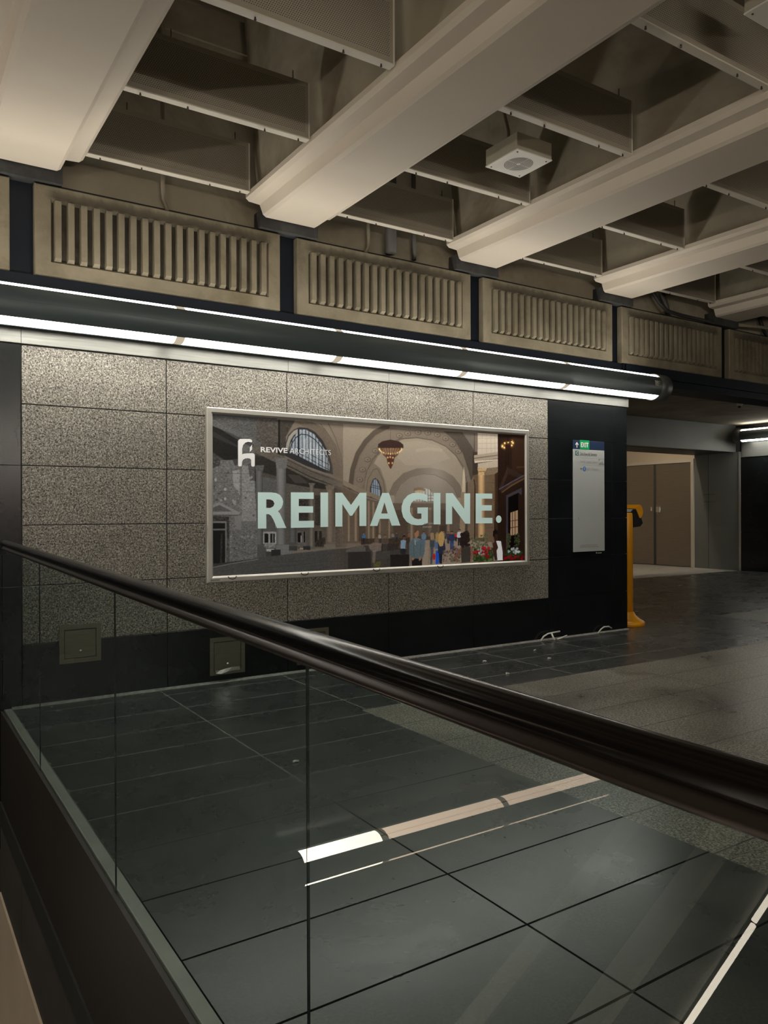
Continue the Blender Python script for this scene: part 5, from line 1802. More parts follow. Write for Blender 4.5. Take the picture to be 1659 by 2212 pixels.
('e',(70,78,52),0.9,0,[2859,196,7,6]),
('e',(88,92,66),0.9,0,[2778,119,9,8]),
('e',(104,104,78),0.9,0,[2831,207,11,6]),
('e',(104,104,78),0.9,0,[2830,175,8,5]),
('e',(88,92,66),0.9,0,[2816,261,7,7]),
('e',(70,78,52),0.9,0,[2837,146,11,9]),
('e',(70,78,52),0.9,0,[2830,235,12,7]),
('e',(104,104,78),0.9,0,[2779,229,13,6]),
('e',(104,104,78),0.9,0,[2835,261,10,6]),
('e',(70,78,52),0.9,0,[2768,253,8,8]),
('e',(104,104,78),0.9,0,[2818,146,7,10]),
('e',(104,104,78),0.9,0,[2868,190,12,8]),
('e',(104,104,78),0.9,0,[2871,212,13,8]),
('e',(88,92,66),0.9,0,[2857,162,10,8]),
('e',(88,92,66),0.9,0,[2832,212,8,8]),
('e',(104,104,78),0.9,0,[2864,228,8,10]),
('e',(70,78,52),0.9,0,[2784,165,13,9]),
('e',(110,106,80),0.9,0,[2977,276,11,7]),
('e',(70,74,50),0.9,0,[2907,169,5,6]),
('e',(86,90,62),0.9,0,[2950,299,9,6]),
('e',(86,90,62),0.9,0,[2902,220,5,6]),
('e',(110,106,80),0.9,0,[2950,190,6,4]),
('e',(86,90,62),0.9,0,[2973,276,7,7]),
('e',(86,90,62),0.9,0,[2973,185,12,9]),
('e',(110,106,80),0.9,0,[2938,286,7,7]),
('e',(110,106,80),0.9,0,[2950,246,10,7]),
('e',(110,106,80),0.9,0,[2908,282,9,6]),
('e',(70,74,50),0.9,0,[2955,266,9,8]),
('e',(86,90,62),0.9,0,[2909,191,6,4]),
('e',(86,90,62),0.9,0,[2978,241,12,7]),
('e',(70,74,50),0.9,0,[2921,178,8,8]),
('e',(86,90,62),0.9,0,[2956,209,6,4]),
('e',(70,74,50),0.9,0,[2959,179,9,8]),
('e',(110,106,80),0.9,0,[2940,283,10,6]),
('e',(110,106,80),0.9,0,[2887,231,8,9]),
('e',(86,90,62),0.9,0,[2943,186,9,8]),
('e',(86,90,62),0.9,0,[2979,209,7,6]),
('e',(86,90,62),0.9,0,[2903,280,12,6]),
('e',(70,74,50),0.9,0,[2948,241,7,6]),
('e',(86,90,62),0.9,0,[2893,275,5,9]),
('e',(70,74,50),0.9,0,[2959,208,12,6]),
('e',(110,106,80),0.9,0,[2932,281,8,8]),
('e',(86,90,62),0.9,0,[2978,173,6,5]),
('e',(110,106,80),0.9,0,[2886,270,6,4]),
('e',(86,90,62),0.9,0,[2944,202,12,5]),
('e',(86,90,62),0.9,0,[2953,240,7,9]),
('e',(110,106,80),0.9,0,[2949,234,12,10]),
('e',(70,74,50),0.9,0,[2926,191,9,7]),
('e',(110,106,80),0.9,0,[2941,276,9,9]),
('e',(110,106,80),0.9,0,[2976,257,11,6]),
('e',(86,90,62),0.9,0,[2894,189,11,8]),
('e',(86,90,62),0.9,0,[2916,166,7,8]),
('e',(70,74,50),0.9,0,[2917,174,12,9]),
('e',(70,74,50),0.9,0,[2961,201,10,6]),
('e',(86,90,62),0.9,0,[2926,172,6,6]),
('e',(86,90,62),0.9,0,[2975,297,7,5]),
('e',(86,90,62),0.9,0,[2905,248,11,5]),
('e',(110,106,80),0.9,0,[2925,260,9,10]),
('e',(70,74,50),0.9,0,[2978,274,8,8]),
('e',(110,106,80),0.9,0,[2982,268,8,10]),
('e',(86,90,62),0.9,0,[2890,185,8,6]),
('e',(110,106,80),0.9,0,[2962,266,11,8]),
('e',(86,90,62),0.9,0,[2888,283,9,6]),
('e',(70,74,50),0.9,0,[2891,227,9,9]),
('e',(70,74,50),0.9,0,[2914,176,7,8]),
('e',(70,74,50),0.9,0,[2982,172,9,8]),
('e',(86,90,62),0.9,0,[2896,227,11,10]),
('e',(110,106,80),0.9,0,[2898,270,6,6]),
('e',(86,90,62),0.9,0,[2931,253,7,9]),
('e',(70,74,50),0.9,0,[2950,282,6,5]),
('e',(110,106,80),0.9,0,[2952,257,10,5]),
('e',(86,90,62),0.9,0,[2887,181,8,5]),
('e',(70,74,50),0.9,0,[2966,252,8,5]),
('e',(86,90,62),0.9,0,[2908,243,7,4]),
('e',(86,90,62),0.9,0,[2968,210,6,8]),
('e',(86,90,62),0.9,0,[2953,291,8,8]),
('e',(70,74,50),0.9,0,[2922,223,8,9]),
('p',(46,58,34),1,12,[2791,118,3034,152,3047,15,2790,15]),
('e',(84,118,60),0.9,0,[2804,45,13,14]),
('e',(44,70,34),0.9,0,[2947,48,14,9]),
('e',(84,118,60),0.9,0,[2998,61,17,9]),
('e',(60,92,44),0.9,0,[3017,107,13,9]),
('e',(60,92,44),0.9,0,[2924,83,17,7]),
('e',(38,56,30),0.9,0,[2855,106,10,8]),
('e',(84,118,60),0.9,0,[2934,133,19,11]),
('e',(38,56,30),0.9,0,[2969,46,10,12]),
('e',(84,118,60),0.9,0,[2967,41,19,7]),
('e',(84,118,60),0.9,0,[2996,33,19,7]),
('e',(38,56,30),0.9,0,[2939,136,11,10]),
('e',(84,118,60),0.9,0,[2988,82,9,8]),
('e',(44,70,34),0.9,0,[2912,137,12,8]),
('e',(38,56,30),0.9,0,[2935,65,17,14]),
('e',(38,56,30),0.9,0,[2979,27,16,10]),
('e',(84,118,60),0.9,0,[2930,45,9,8]),
('e',(84,118,60),0.9,0,[2955,127,11,10]),
('e',(84,118,60),0.9,0,[2916,72,19,14]),
('e',(84,118,60),0.9,0,[2998,18,13,11]),
('e',(44,70,34),0.9,0,[2920,25,13,7]),
('e',(84,118,60),0.9,0,[2820,103,16,13]),
('e',(44,70,34),0.9,0,[2904,45,9,11]),
('e',(38,56,30),0.9,0,[2853,53,15,13]),
('e',(84,118,60),0.9,0,[2906,58,12,10]),
('e',(60,92,44),0.9,0,[2991,39,11,14]),
('e',(44,70,34),0.9,0,[2812,83,15,14]),
('e',(84,118,60),0.9,0,[2822,73,18,14]),
('e',(84,118,60),0.9,0,[2987,21,13,8]),
('e',(38,56,30),0.9,0,[2877,41,16,8]),
('e',(38,56,30),0.9,0,[2905,44,12,8]),
('e',(60,92,44),0.9,0,[2970,131,10,9]),
('e',(60,92,44),0.9,0,[2999,41,15,15]),
('e',(38,56,30),0.9,0,[2834,75,12,13]),
('e',(84,118,60),0.9,0,[2959,20,10,11]),
('e',(38,56,30),0.9,0,[2971,26,17,10]),
('e',(44,70,34),0.9,0,[2883,35,14,10]),
('e',(84,118,60),0.9,0,[2976,117,13,14]),
('e',(84,118,60),0.9,0,[2844,72,17,13]),
('e',(44,70,34),0.9,0,[2970,45,18,12]),
('e',(84,118,60),0.9,0,[2884,86,14,9]),
('e',(44,70,34),0.9,0,[2861,128,10,11]),
('e',(84,118,60),0.9,0,[2944,19,15,11]),
('e',(84,118,60),0.9,0,[3012,134,10,12]),
('e',(60,92,44),0.9,0,[2881,49,15,9]),
('e',(38,56,30),0.9,0,[2931,86,18,9]),
('e',(60,92,44),0.9,0,[2806,114,12,12]),
('e',(38,56,30),0.9,0,[2914,127,10,12]),
('e',(60,92,44),0.9,0,[2917,65,15,9]),
('e',(44,70,34),0.9,0,[2883,142,19,11]),
('e',(84,118,60),0.9,0,[3029,27,17,13]),
('e',(38,56,30),0.9,0,[3042,59,11,7]),
('e',(38,56,30),0.9,0,[2791,44,10,13]),
('e',(60,92,44),0.9,0,[2877,75,16,10]),
('e',(44,70,34),0.9,0,[2917,103,17,10]),
('e',(44,70,34),0.9,0,[3030,128,9,8]),
('e',(38,56,30),0.9,0,[2842,43,13,9]),
('e',(38,56,30),0.9,0,[2795,112,16,10]),
('e',(84,118,60),0.9,0,[2858,145,15,12]),
('e',(38,56,30),0.9,0,[3040,141,11,11]),
('e',(44,70,34),0.9,0,[2865,93,15,14]),
('e',(44,70,34),0.9,0,[2951,50,19,10]),
('e',(38,56,30),0.9,0,[2879,49,11,8]),
('e',(84,118,60),0.9,0,[2808,128,11,10]),
('e',(60,92,44),0.9,0,[2811,94,17,10]),
('e',(44,70,34),0.9,0,[2939,41,12,12]),
('e',(38,56,30),0.9,0,[3012,52,18,8]),
('e',(60,92,44),0.9,0,[2962,56,9,9]),
('e',(60,92,44),0.9,0,[2792,95,15,10]),
('e',(38,56,30),0.9,0,[2816,83,15,13]),
('e',(38,56,30),0.9,0,[3048,136,18,11]),
('e',(38,56,30),0.9,0,[2925,144,14,10]),
('e',(60,92,44),0.9,0,[2860,26,14,9]),
('e',(38,56,30),0.9,0,[2812,137,17,13]),
('e',(60,92,44),0.9,0,[2903,47,16,12]),
('e',(44,70,34),0.9,0,[2867,96,9,15]),
('e',(44,70,34),0.9,0,[2885,35,11,12]),
('e',(38,56,30),0.9,0,[3046,76,15,14]),
('e',(38,56,30),0.9,0,[2889,51,18,9]),
('e',(84,118,60),0.9,0,[2926,79,12,11]),
('e',(44,70,34),0.9,0,[2865,51,13,10]),
('e',(44,70,34),0.9,0,[2997,62,19,12]),
('e',(84,118,60),0.9,0,[2806,84,14,9]),
('e',(84,118,60),0.9,0,[2922,66,11,14]),
('e',(84,118,60),0.9,0,[3020,27,14,14]),
('e',(60,92,44),0.9,0,[2958,77,9,9]),
('e',(60,92,44),0.9,0,[2922,50,17,13]),
('e',(38,56,30),0.9,0,[2839,56,12,8]),
('e',(60,92,44),0.9,0,[2940,89,16,15]),
('e',(38,56,30),0.9,0,[2892,40,14,12]),
('e',(60,92,44),0.9,0,[3023,79,16,14]),
('e',(120,18,26),0.9,0,[3022,128,12,13]),
('e',(120,18,26),0.9,0,[2940,94,17,12]),
('e',(140,24,34),0.9,0,[2993,66,17,11]),
('e',(120,18,26),0.9,0,[2970,49,17,16]),
('e',(170,34,44),0.9,0,[2993,147,21,17]),
('e',(120,18,26),0.9,0,[2945,104,19,10]),
('e',(120,18,26),0.9,0,[2896,131,21,19]),
('e',(120,18,26),0.9,0,[2958,85,21,18]),
('e',(170,34,44),0.9,0,[2862,111,21,16]),
('e',(170,34,44),0.9,0,[2967,112,24,16]),
('e',(170,34,44),0.9,0,[2823,113,21,17]),
('e',(140,24,34),0.9,0,[2926,138,22,15]),
('e',(140,24,34),0.9,0,[2847,120,22,15]),
('e',(170,34,44),0.9,0,[2909,79,23,14]),
('e',(140,24,34),0.9,0,[2913,109,21,17]),
('e',(120,18,26),0.9,0,[2836,78,12,11]),
('e',(170,34,44),0.9,0,[2804,109,19,14]),
('e',(170,34,44),0.9,0,[2952,125,12,18]),
('e',(140,24,34),0.9,0,[2914,112,12,12]),
('e',(170,34,44),0.9,0,[2942,87,13,16]),
('e',(170,34,44),0.9,0,[2916,151,16,17]),
('e',(120,18,26),0.9,0,[2956,117,11,16]),
('e',(120,18,26),0.9,0,[2999,49,14,10]),
('e',(170,34,44),0.9,0,[2943,150,19,16]),
('e',(120,18,26),0.9,0,[2984,67,18,9]),
('e',(120,18,26),0.9,0,[2807,96,19,10]),
('e',(150,150,148),0.9,0,[2856,134,17,10]),
('e',(150,150,148),0.9,0,[2927,118,9,8]),
('e',(150,150,148),0.9,0,[2924,92,12,9]),
('e',(150,150,148),0.9,0,[2870,91,10,10]),
('e',(186,190,186),0.9,0,[2864,102,10,12]),
('e',(150,150,148),0.9,0,[2929,89,10,10]),
('e',(186,190,186),0.9,0,[2886,142,9,10]),
('e',(186,190,186),0.9,0,[2889,121,11,12]),
('e',(150,150,148),0.9,0,[3024,139,10,7]),
('e',(150,150,148),0.9,0,[2884,108,12,9]),
('e',(150,150,148),0.9,0,[2899,84,16,9]),
('e',(150,150,148),0.9,0,[2900,125,15,10]),
('e',(76,82,50),0.9,0,[3245,256,9,10]),
('e',(76,82,50),0.9,0,[3244,226,10,8]),
('e',(58,66,40),0.9,0,[3297,270,12,7]),
('e',(58,66,40),0.9,0,[3279,226,9,11]),
('e',(76,82,50),0.9,0,[3247,252,9,9]),
('e',(76,82,50),0.9,0,[3262,283,9,8]),
('e',(58,66,40),0.9,0,[3273,186,8,7]),
('e',(76,82,50),0.9,0,[3265,172,14,7]),
('e',(58,66,40),0.9,0,[3250,188,7,8]),
('e',(76,82,50),0.9,0,[3278,167,7,8]),
('e',(76,82,50),0.9,0,[3257,203,8,6]),
('e',(58,66,40),0.9,0,[3254,194,9,6]),
('e',(58,66,40),0.9,0,[3285,223,11,9]),
('e',(58,66,40),0.9,0,[3265,199,12,8]),
('e',(76,82,50),0.9,0,[3269,292,7,7]),
('e',(58,66,40),0.9,0,[3254,210,12,10]),
('e',(58,66,40),0.9,0,[3286,215,8,10]),
('e',(58,66,40),0.9,0,[3272,161,13,10]),
('e',(58,66,40),0.9,0,[3270,219,14,6]),
('e',(76,82,50),0.9,0,[3290,209,15,9]),
('e',(58,66,40),0.9,0,[3273,230,9,10]),
('e',(58,66,40),0.9,0,[3261,272,12,5]),
('e',(76,82,50),0.9,0,[3249,148,9,11]),
('e',(58,66,40),0.9,0,[3292,164,8,9]),
('e',(58,66,40),0.9,0,[3283,145,10,6]),
('e',(76,82,50),0.9,0,[3243,137,14,6]),
('e',(76,82,50),0.9,0,[3290,204,12,7]),
('e',(76,82,50),0.9,0,[3291,284,12,9]),
('e',(76,82,50),0.9,0,[3264,186,9,7]),
('e',(76,82,50),0.9,0,[3268,154,10,7]),
('e',(76,82,50),0.9,0,[3246,207,8,8]),
('e',(58,66,40),0.9,0,[3275,246,13,10]),
('e',(76,82,50),0.9,0,[3252,281,10,10]),
('e',(76,82,50),0.9,0,[3258,256,10,5]),
('e',(58,66,40),0.9,0,[3284,154,11,11]),
('e',(76,82,50),0.9,0,[3297,241,9,8]),
('e',(76,82,50),0.9,0,[3283,158,9,10]),
('e',(76,82,50),0.9,0,[3268,193,10,11]),
('e',(58,66,40),0.9,0,[3251,143,10,8]),
('e',(76,82,50),0.9,0,[3285,283,13,10]),
('e',(76,82,50),0.9,0,[3266,261,14,9]),
('e',(58,66,40),0.9,0,[3247,245,8,7]),
('e',(76,82,50),0.9,0,[3294,258,12,10]),
('e',(58,66,40),0.9,0,[3254,224,8,7]),
('e',(58,66,40),0.9,0,[3384,212,7,7]),
('e',(76,82,50),0.9,0,[3373,225,9,6]),
('e',(76,82,50),0.9,0,[3393,241,10,10]),
('e',(58,66,40),0.9,0,[3408,199,14,9]),
('e',(58,66,40),0.9,0,[3397,140,12,9]),
('e',(76,82,50),0.9,0,[3391,140,13,11]),
('e',(58,66,40),0.9,0,[3364,281,11,6]),
('e',(58,66,40),0.9,0,[3428,261,9,10]),
('e',(58,66,40),0.9,0,[3361,199,7,6]),
('e',(58,66,40),0.9,0,[3393,215,11,11]),
('e',(58,66,40),0.9,0,[3425,228,9,7]),
('e',(58,66,40),0.9,0,[3404,189,11,6]),
('e',(76,82,50),0.9,0,[3406,253,9,6]),
('e',(58,66,40),0.9,0,[3383,214,13,10]),
('e',(76,82,50),0.9,0,[3414,214,7,10]),
('e',(76,82,50),0.9,0,[3382,220,11,7]),
('e',(58,66,40),0.9,0,[3398,286,13,9]),
('e',(58,66,40),0.9,0,[3400,212,10,10]),
('e',(58,66,40),0.9,0,[3368,269,7,9]),
('e',(76,82,50),0.9,0,[3402,212,8,5]),
('e',(58,66,40),0.9,0,[3361,247,12,6]),
('e',(76,82,50),0.9,0,[3360,212,8,10]),
('e',(76,82,50),0.9,0,[3358,162,14,6]),
('e',(58,66,40),0.9,0,[3368,274,13,8]),
('e',(58,66,40),0.9,0,[3412,174,14,7]),
('e',(76,82,50),0.9,0,[3427,207,15,7]),
('e',(58,66,40),0.9,0,[3359,201,13,6]),
('e',(76,82,50),0.9,0,[3416,226,7,10]),
('e',(76,82,50),0.9,0,[3415,199,11,6]),
('e',(76,82,50),0.9,0,[3382,174,12,9]),
('e',(58,66,40),0.9,0,[3363,247,15,11]),
('e',(58,66,40),0.9,0,[3379,159,9,10]),
('e',(58,66,40),0.9,0,[3368,227,11,7]),
('e',(58,66,40),0.9,0,[3415,181,11,9]),
('e',(76,82,50),0.9,0,[3394,164,11,5]),
('e',(58,66,40),0.9,0,[3406,215,15,11]),
('e',(58,66,40),0.9,0,[3383,138,11,6]),
('e',(58,66,40),0.9,0,[3383,201,8,9]),
('e',(58,66,40),0.9,0,[3411,288,14,7]),
('e',(58,66,40),0.9,0,[3399,149,12,6]),
('e',(58,66,40),0.9,0,[3414,236,13,7]),
('e',(58,66,40),0.9,0,[3392,221,8,10]),
('e',(58,66,40),0.9,0,[3382,244,12,11]),
('e',(76,82,50),0.9,0,[3409,268,13,10]),
('p',(30,40,24),1,10,[3229,125,3458,118,3480,20,3229,19]),
('e',(52,76,40),0.9,0,[3297,75,14,13]),
('e',(52,76,40),0.9,0,[3280,104,18,8]),
('e',(40,58,32),0.9,0,[3263,58,18,9]),
('e',(40,58,32),0.9,0,[3415,60,17,9]),
('e',(52,76,40),0.9,0,[3352,109,14,14]),
('e',(40,58,32),0.9,0,[3383,78,14,12]),
('e',(40,58,32),0.9,0,[3244,119,18,7]),
('e',(52,76,40),0.9,0,[3437,88,11,10]),
('e',(52,76,40),0.9,0,[3246,43,14,8]),
('e',(40,58,32),0.9,0,[3416,100,19,10]),
('e',(40,58,32),0.9,0,[3365,37,20,11]),
('e',(52,76,40),0.9,0,[3318,113,19,8]),
('e',(40,58,32),0.9,0,[3365,79,13,12]),
('e',(40,58,32),0.9,0,[3286,66,19,11]),
('e',(52,76,40),0.9,0,[3229,73,11,8]),
('e',(40,58,32),0.9,0,[3304,48,10,10]),
('e',(52,76,40),0.9,0,[3280,112,16,8]),
('e',(40,58,32),0.9,0,[3403,35,14,12]),
('e',(40,58,32),0.9,0,[3259,66,13,11]),
('e',(40,58,32),0.9,0,[3298,100,15,12]),
('e',(40,58,32),0.9,0,[3400,106,14,14]),
('e',(52,76,40),0.9,0,[3341,28,15,10]),
('e',(52,76,40),0.9,0,[3335,113,19,10]),
('e',(52,76,40),0.9,0,[3407,50,16,7]),
('e',(40,58,32),0.9,0,[3262,114,15,7]),
('e',(52,76,40),0.9,0,[3265,119,13,8]),
('e',(52,76,40),0.9,0,[3343,98,13,7]),
('e',(40,58,32),0.9,0,[3253,53,14,12]),
('e',(52,76,40),0.9,0,[3415,52,12,11]),
('e',(52,76,40),0.9,0,[3353,99,13,14]),
('e',(40,58,32),0.9,0,[3244,103,11,13]),
('e',(40,58,32),0.9,0,[3359,45,16,15]),
('e',(52,76,40),0.9,0,[3415,101,13,13]),
('e',(40,58,32),0.9,0,[3253,82,11,11]),
('e',(40,58,32),0.9,0,[3420,99,20,10]),
('e',(40,58,32),0.9,0,[3274,82,12,7]),
('e',(52,76,40),0.9,0,[3356,56,10,9]),
('e',(52,76,40),0.9,0,[3267,44,16,14]),
('e',(52,76,40),0.9,0,[3361,98,15,11]),
('e',(40,58,32),0.9,0,[3400,103,15,12]),
('e',(52,76,40),0.9,0,[3274,38,18,13]),
('e',(40,58,32),0.9,0,[3398,76,15,8]),
('e',(52,76,40),0.9,0,[3400,83,14,14]),
('e',(52,76,40),0.9,0,[3360,93,16,14]),
('e',(52,76,40),0.9,0,[3323,113,20,13]),
('e',(52,76,40),0.9,0,[3427,82,12,14]),
('e',(52,76,40),0.9,0,[3331,63,13,10]),
('e',(52,76,40),0.9,0,[3450,88,20,10]),
('e',(40,58,32),0.9,0,[3310,93,17,9]),
('e',(40,58,32),0.9,0,[3438,74,11,14]),
('e',(170,176,184),0.9,0,[3269,103,12,16]),
('e',(170,176,184),0.9,0,[3340,132,17,16]),
('e',(200,206,214),0.9,0,[3410,96,17,15]),
('e',(170,176,184),0.9,0,[3285,104,11,9]),
('e',(170,176,184),0.9,0,[3391,130,21,12]),
('e',(200,206,214),0.9,0,[3312,128,11,14]),
('e',(170,176,184),0.9,0,[3340,95,11,14]),
('e',(170,176,184),0.9,0,[3380,102,17,16]),
('e',(200,206,214),0.9,0,[3374,108,15,11]),
('e',(170,176,184),0.9,0,[3320,130,14,9]),
('e',(200,206,214),0.9,0,[3416,97,22,12]),
('e',(170,176,184),0.9,0,[3363,114,12,11]),
('e',(200,206,214),0.9,0,[3371,83,14,14]),
('e',(200,206,214),0.9,0,[3377,96,22,12]),
('e',(170,176,184),0.9,0,[3321,125,11,13]),
('e',(170,176,184),0.9,0,[3367,85,15,14]),
('e',(104,8,16),0.9,0,[3332,22,10,13]),
('e',(140,14,26),0.9,0,[3458,17,10,16]),
('e',(140,14,26),0.9,0,[3312,31,21,11]),
('e',(104,8,16),0.9,0,[3215,41,16,11]),
('e',(140,14,26),0.9,0,[3468,34,16,13]),
('e',(104,8,16),0.9,0,[3245,48,17,11]),
('e',(140,14,26),0.9,0,[3380,50,11,8]),
('e',(104,8,16),0.9,0,[3302,19,16,15]),
('e',(104,8,16),0.9,0,[3246,39,14,12]),
('e',(104,8,16),0.9,0,[3479,45,20,10]),
('e',(104,8,16),0.9,0,[3461,52,20,11]),
('e',(104,8,16),0.9,0,[3237,31,16,7]),
('e',(104,8,16),0.9,0,[3331,35,15,14]),
('e',(140,14,26),0.9,0,[3227,38,18,8]),
('e',(140,14,26),0.9,0,[3455,30,17,12]),
('e',(104,8,16),0.9,0,[3451,29,17,11]),
('e',(104,8,16),0.9,0,[3370,34,19,13]),
('e',(104,8,16),0.9,0,[3371,55,17,12]),
('e',(140,14,26),0.9,0,[3363,42,16,9]),
('e',(140,14,26),0.9,0,[3378,43,13,9]),
('e',(104,8,16),0.9,0,[3310,40,19,9]),
('e',(140,14,26),0.9,0,[3215,25,20,7]),
('e',(140,14,26),0.9,0,[3457,18,15,9]),
('e',(140,14,26),0.9,0,[3297,56,18,14]),
('e',(140,14,26),0.9,0,[3322,26,12,9]),
('e',(140,14,26),0.9,0,[3267,43,17,11]),
('e',(104,8,16),0.9,0,[3409,31,11,10]),
('e',(104,8,16),0.9,0,[3423,44,10,15]),
('p',(64,58,54),1,4,[2627,169,2699,182,2758,165,2750,16,2632,11]),
('p',(120,86,72),1,4,[2607,154,2633,168,2630,123,2568,64,2619,21,2581,23,2523,60]),
('p',(128,92,76),1,4,[2749,181,2778,159,2790,46,2761,16,2751,119]),
('e',(36,28,26),0.9,0,[2693,195,26,12]),
('e',(36,28,26),0.9,0,[2678,227,24,17]),
('e',(46,36,32),0.9,0,[2667,221,26,18]),
('e',(46,36,32),0.9,0,[2670,219,16,14]),
('e',(46,36,32),0.9,0,[2694,282,23,21]),
('e',(46,36,32),0.9,0,[2724,300,14,17]),
('e',(46,36,32),0.9,0,[2639,206,20,12]),
('e',(36,28,26),0.9,0,[2698,240,20,21]),
('e',(46,36,32),0.9,0,[2645,292,25,13]),
('e',(36,28,26),0.9,0,[2702,187,16,15]),
('e',(36,28,26),0.9,0,[2642,237,14,13]),
('e',(46,36,32),0.9,0,[2701,235,14,11]),
('e',(46,36,32),0.9,0,[2653,179,16,21]),
('e',(46,36,32),0.9,0,[2689,234,14,20]),
('e',(36,28,26),0.9,0,[2675,305,20,15]),
('e',(36,28,26),0.9,0,[2730,192,20,11]),
('e',(46,36,32),0.9,0,[2647,283,13,15]),
('e',(46,36,32),0.9,0,[2657,230,20,21]),
('e',(36,28,26),0.9,0,[2687,206,21,15]),
('e',(36,28,26),0.9,0,[2676,262,27,12]),
('e',(36,28,26),0.9,0,[2676,277,19,17]),
('e',(36,28,26),0.9,0,[2653,295,16,17]),
('e',(46,36,32),0.9,0,[2692,230,24,18]),
('e',(36,28,26),0.9,0,[2717,276,23,12]),
('e',(36,28,26),0.9,0,[2659,189,15,14]),
('e',(46,36,32),0.9,0,[2656,270,13,13]),
('e',(46,36,32),0.9,0,[2639,247,15,19]),
('e',(36,28,26),0.9,0,[2687,257,13,19]),
('e',(36,28,26),0.9,0,[2636,296,18,20]),
('e',(46,36,32),0.9,0,[2668,287,14,16]),
('e',(46,36,32),0.9,0,[2682,226,16,10]),
('e',(36,28,26),0.9,0,[2640,227,24,11]),
('e',(46,36,32),0.9,0,[2718,263,19,15]),
('e',(36,28,26),0.9,0,[2647,217,13,16]),
('e',(36,28,26),0.9,0,[2641,195,23,18]),
('e',(36,28,26),0.9,0,[2646,289,25,14]),
('e',(46,36,32),0.9,0,[2696,268,27,11]),
('e',(46,36,32),0.9,0,[2643,189,21,20]),
('e',(46,36,32),0.9,0,[2637,217,18,18]),
('e',(46,36,32),0.9,0,[2667,282,14,17]),
('e',(36,28,26),0.9,0,[2648,265,24,18]),
('e',(36,28,26),0.9,0,[2672,217,26,12]),
('e',(46,36,32),0.9,0,[2702,269,14,14]),
('e',(46,36,32),0.9,0,[2642,195,25,17]),
('e',(36,28,26),0.9,0,[2687,218,16,12]),
('e',(36,28,26),0.9,0,[2669,285,27,12]),
('e',(46,36,32),0.9,0,[2730,240,18,21]),
('e',(46,36,32),0.9,0,[2654,184,14,17]),
('e',(46,36,32),0.9,0,[2664,251,14,10]),
('e',(46,36,32),0.9,0,[2727,186,24,13]),
('e',(36,28,26),0.9,0,[2713,226,23,16]),
('e',(46,36,32),0.9,0,[2661,285,14,16]),
('e',(36,28,26),0.9,0,[2634,220,22,14]),
('e',(46,36,32),0.9,0,[2702,241,25,20]),
('e',(36,28,26),0.9,0,[2685,238,14,15]),
('e',(46,36,32),0.9,0,[2635,287,15,13]),
('e',(36,28,26),0.9,0,[2646,217,21,18]),
('e',(46,36,32),0.9,0,[2711,297,13,14]),
('e',(46,36,32),0.9,0,[2690,298,20,12]),
('e',(36,28,26),0.9,0,[2689,200,19,13]),
('e',(46,36,32),0.9,0,[2720,251,20,16]),
('e',(46,36,32),0.9,0,[2684,274,24,10]),
('e',(36,28,26),0.9,0,[2675,266,14,10]),
('e',(36,28,26),0.9,0,[2654,227,13,13]),
('e',(36,28,26),0.9,0,[2720,282,22,10]),
('e',(36,28,26),0.9,0,[2654,296,24,15]),
('e',(36,28,26),0.9,0,[2640,262,23,10]),
('e',(46,36,32),0.9,0,[2689,265,16,13]),
('e',(36,28,26),0.9,0,[2706,272,13,21]),
('e',(36,28,26),0.9,0,[2695,194,24,21]),
('e',(56,44,40),0.9,0,[2720,305,12,8]),
('e',(36,28,26),0.9,0,[2723,309,11,10]),
('e',(56,44,40),0.9,0,[2705,309,10,13]),
('e',(36,28,26),0.9,0,[2704,319,17,9]),
('e',(56,44,40),0.9,0,[2675,296,9,8]),
('e',(36,28,26),0.9,0,[2691,305,10,11]),
('e',(36,28,26),0.9,0,[2677,304,10,14]),
('e',(36,28,26),0.9,0,[2709,323,15,11]),
('e',(36,28,26),0.9,0,[2706,304,17,11]),
('e',(36,28,26),0.9,0,[2707,314,8,8]),
('e',(36,28,26),0.9,0,[2705,303,14,9]),
('e',(56,44,40),0.9,0,[2672,319,9,7]),
('e',(56,44,40),0.9,0,[2707,320,16,7]),
('e',(56,44,40),0.9,0,[2708,306,14,7]),
('e',(36,28,26),0.9,0,[2699,307,17,7]),
('e',(56,44,40),0.9,0,[2708,323,11,7]),
('e',(56,44,40),0.9,0,[2697,306,10,12]),
('e',(36,28,26),0.9,0,[2691,323,13,8]),
('e',(56,44,40),0.9,0,[2713,315,12,8]),
('e',(36,28,26),0.9,0,[2666,310,12,10]),
('p',(232,234,238),1,3,[3076,203,3104,221,3162,217,3184,169,3189,15,3068,16,3059,130]),
('p',(62,38,30),1,3,[3051,193,3083,216,3097,218,3124,149,3103,118,3114,18,3075,16,3056,109]),
('p',(62,38,30),1,3,[3166,201,3190,179,3223,93,3215,46,3190,84]),
('p',(56,36,28),1,3,[3052,277,3060,324,3088,340,3118,323,3124,281,3107,229,3076,219,3065,256]),
('p',(24,18,16),1,0,[3052,277,3057,324,3088,344,3121,323,3124,286,3090,297,3069,261]),
('s',(30,22,18),1,11,[3077,434,3079,340]),
('g',(176,168,158),0.28,0,[2215,767,321])]
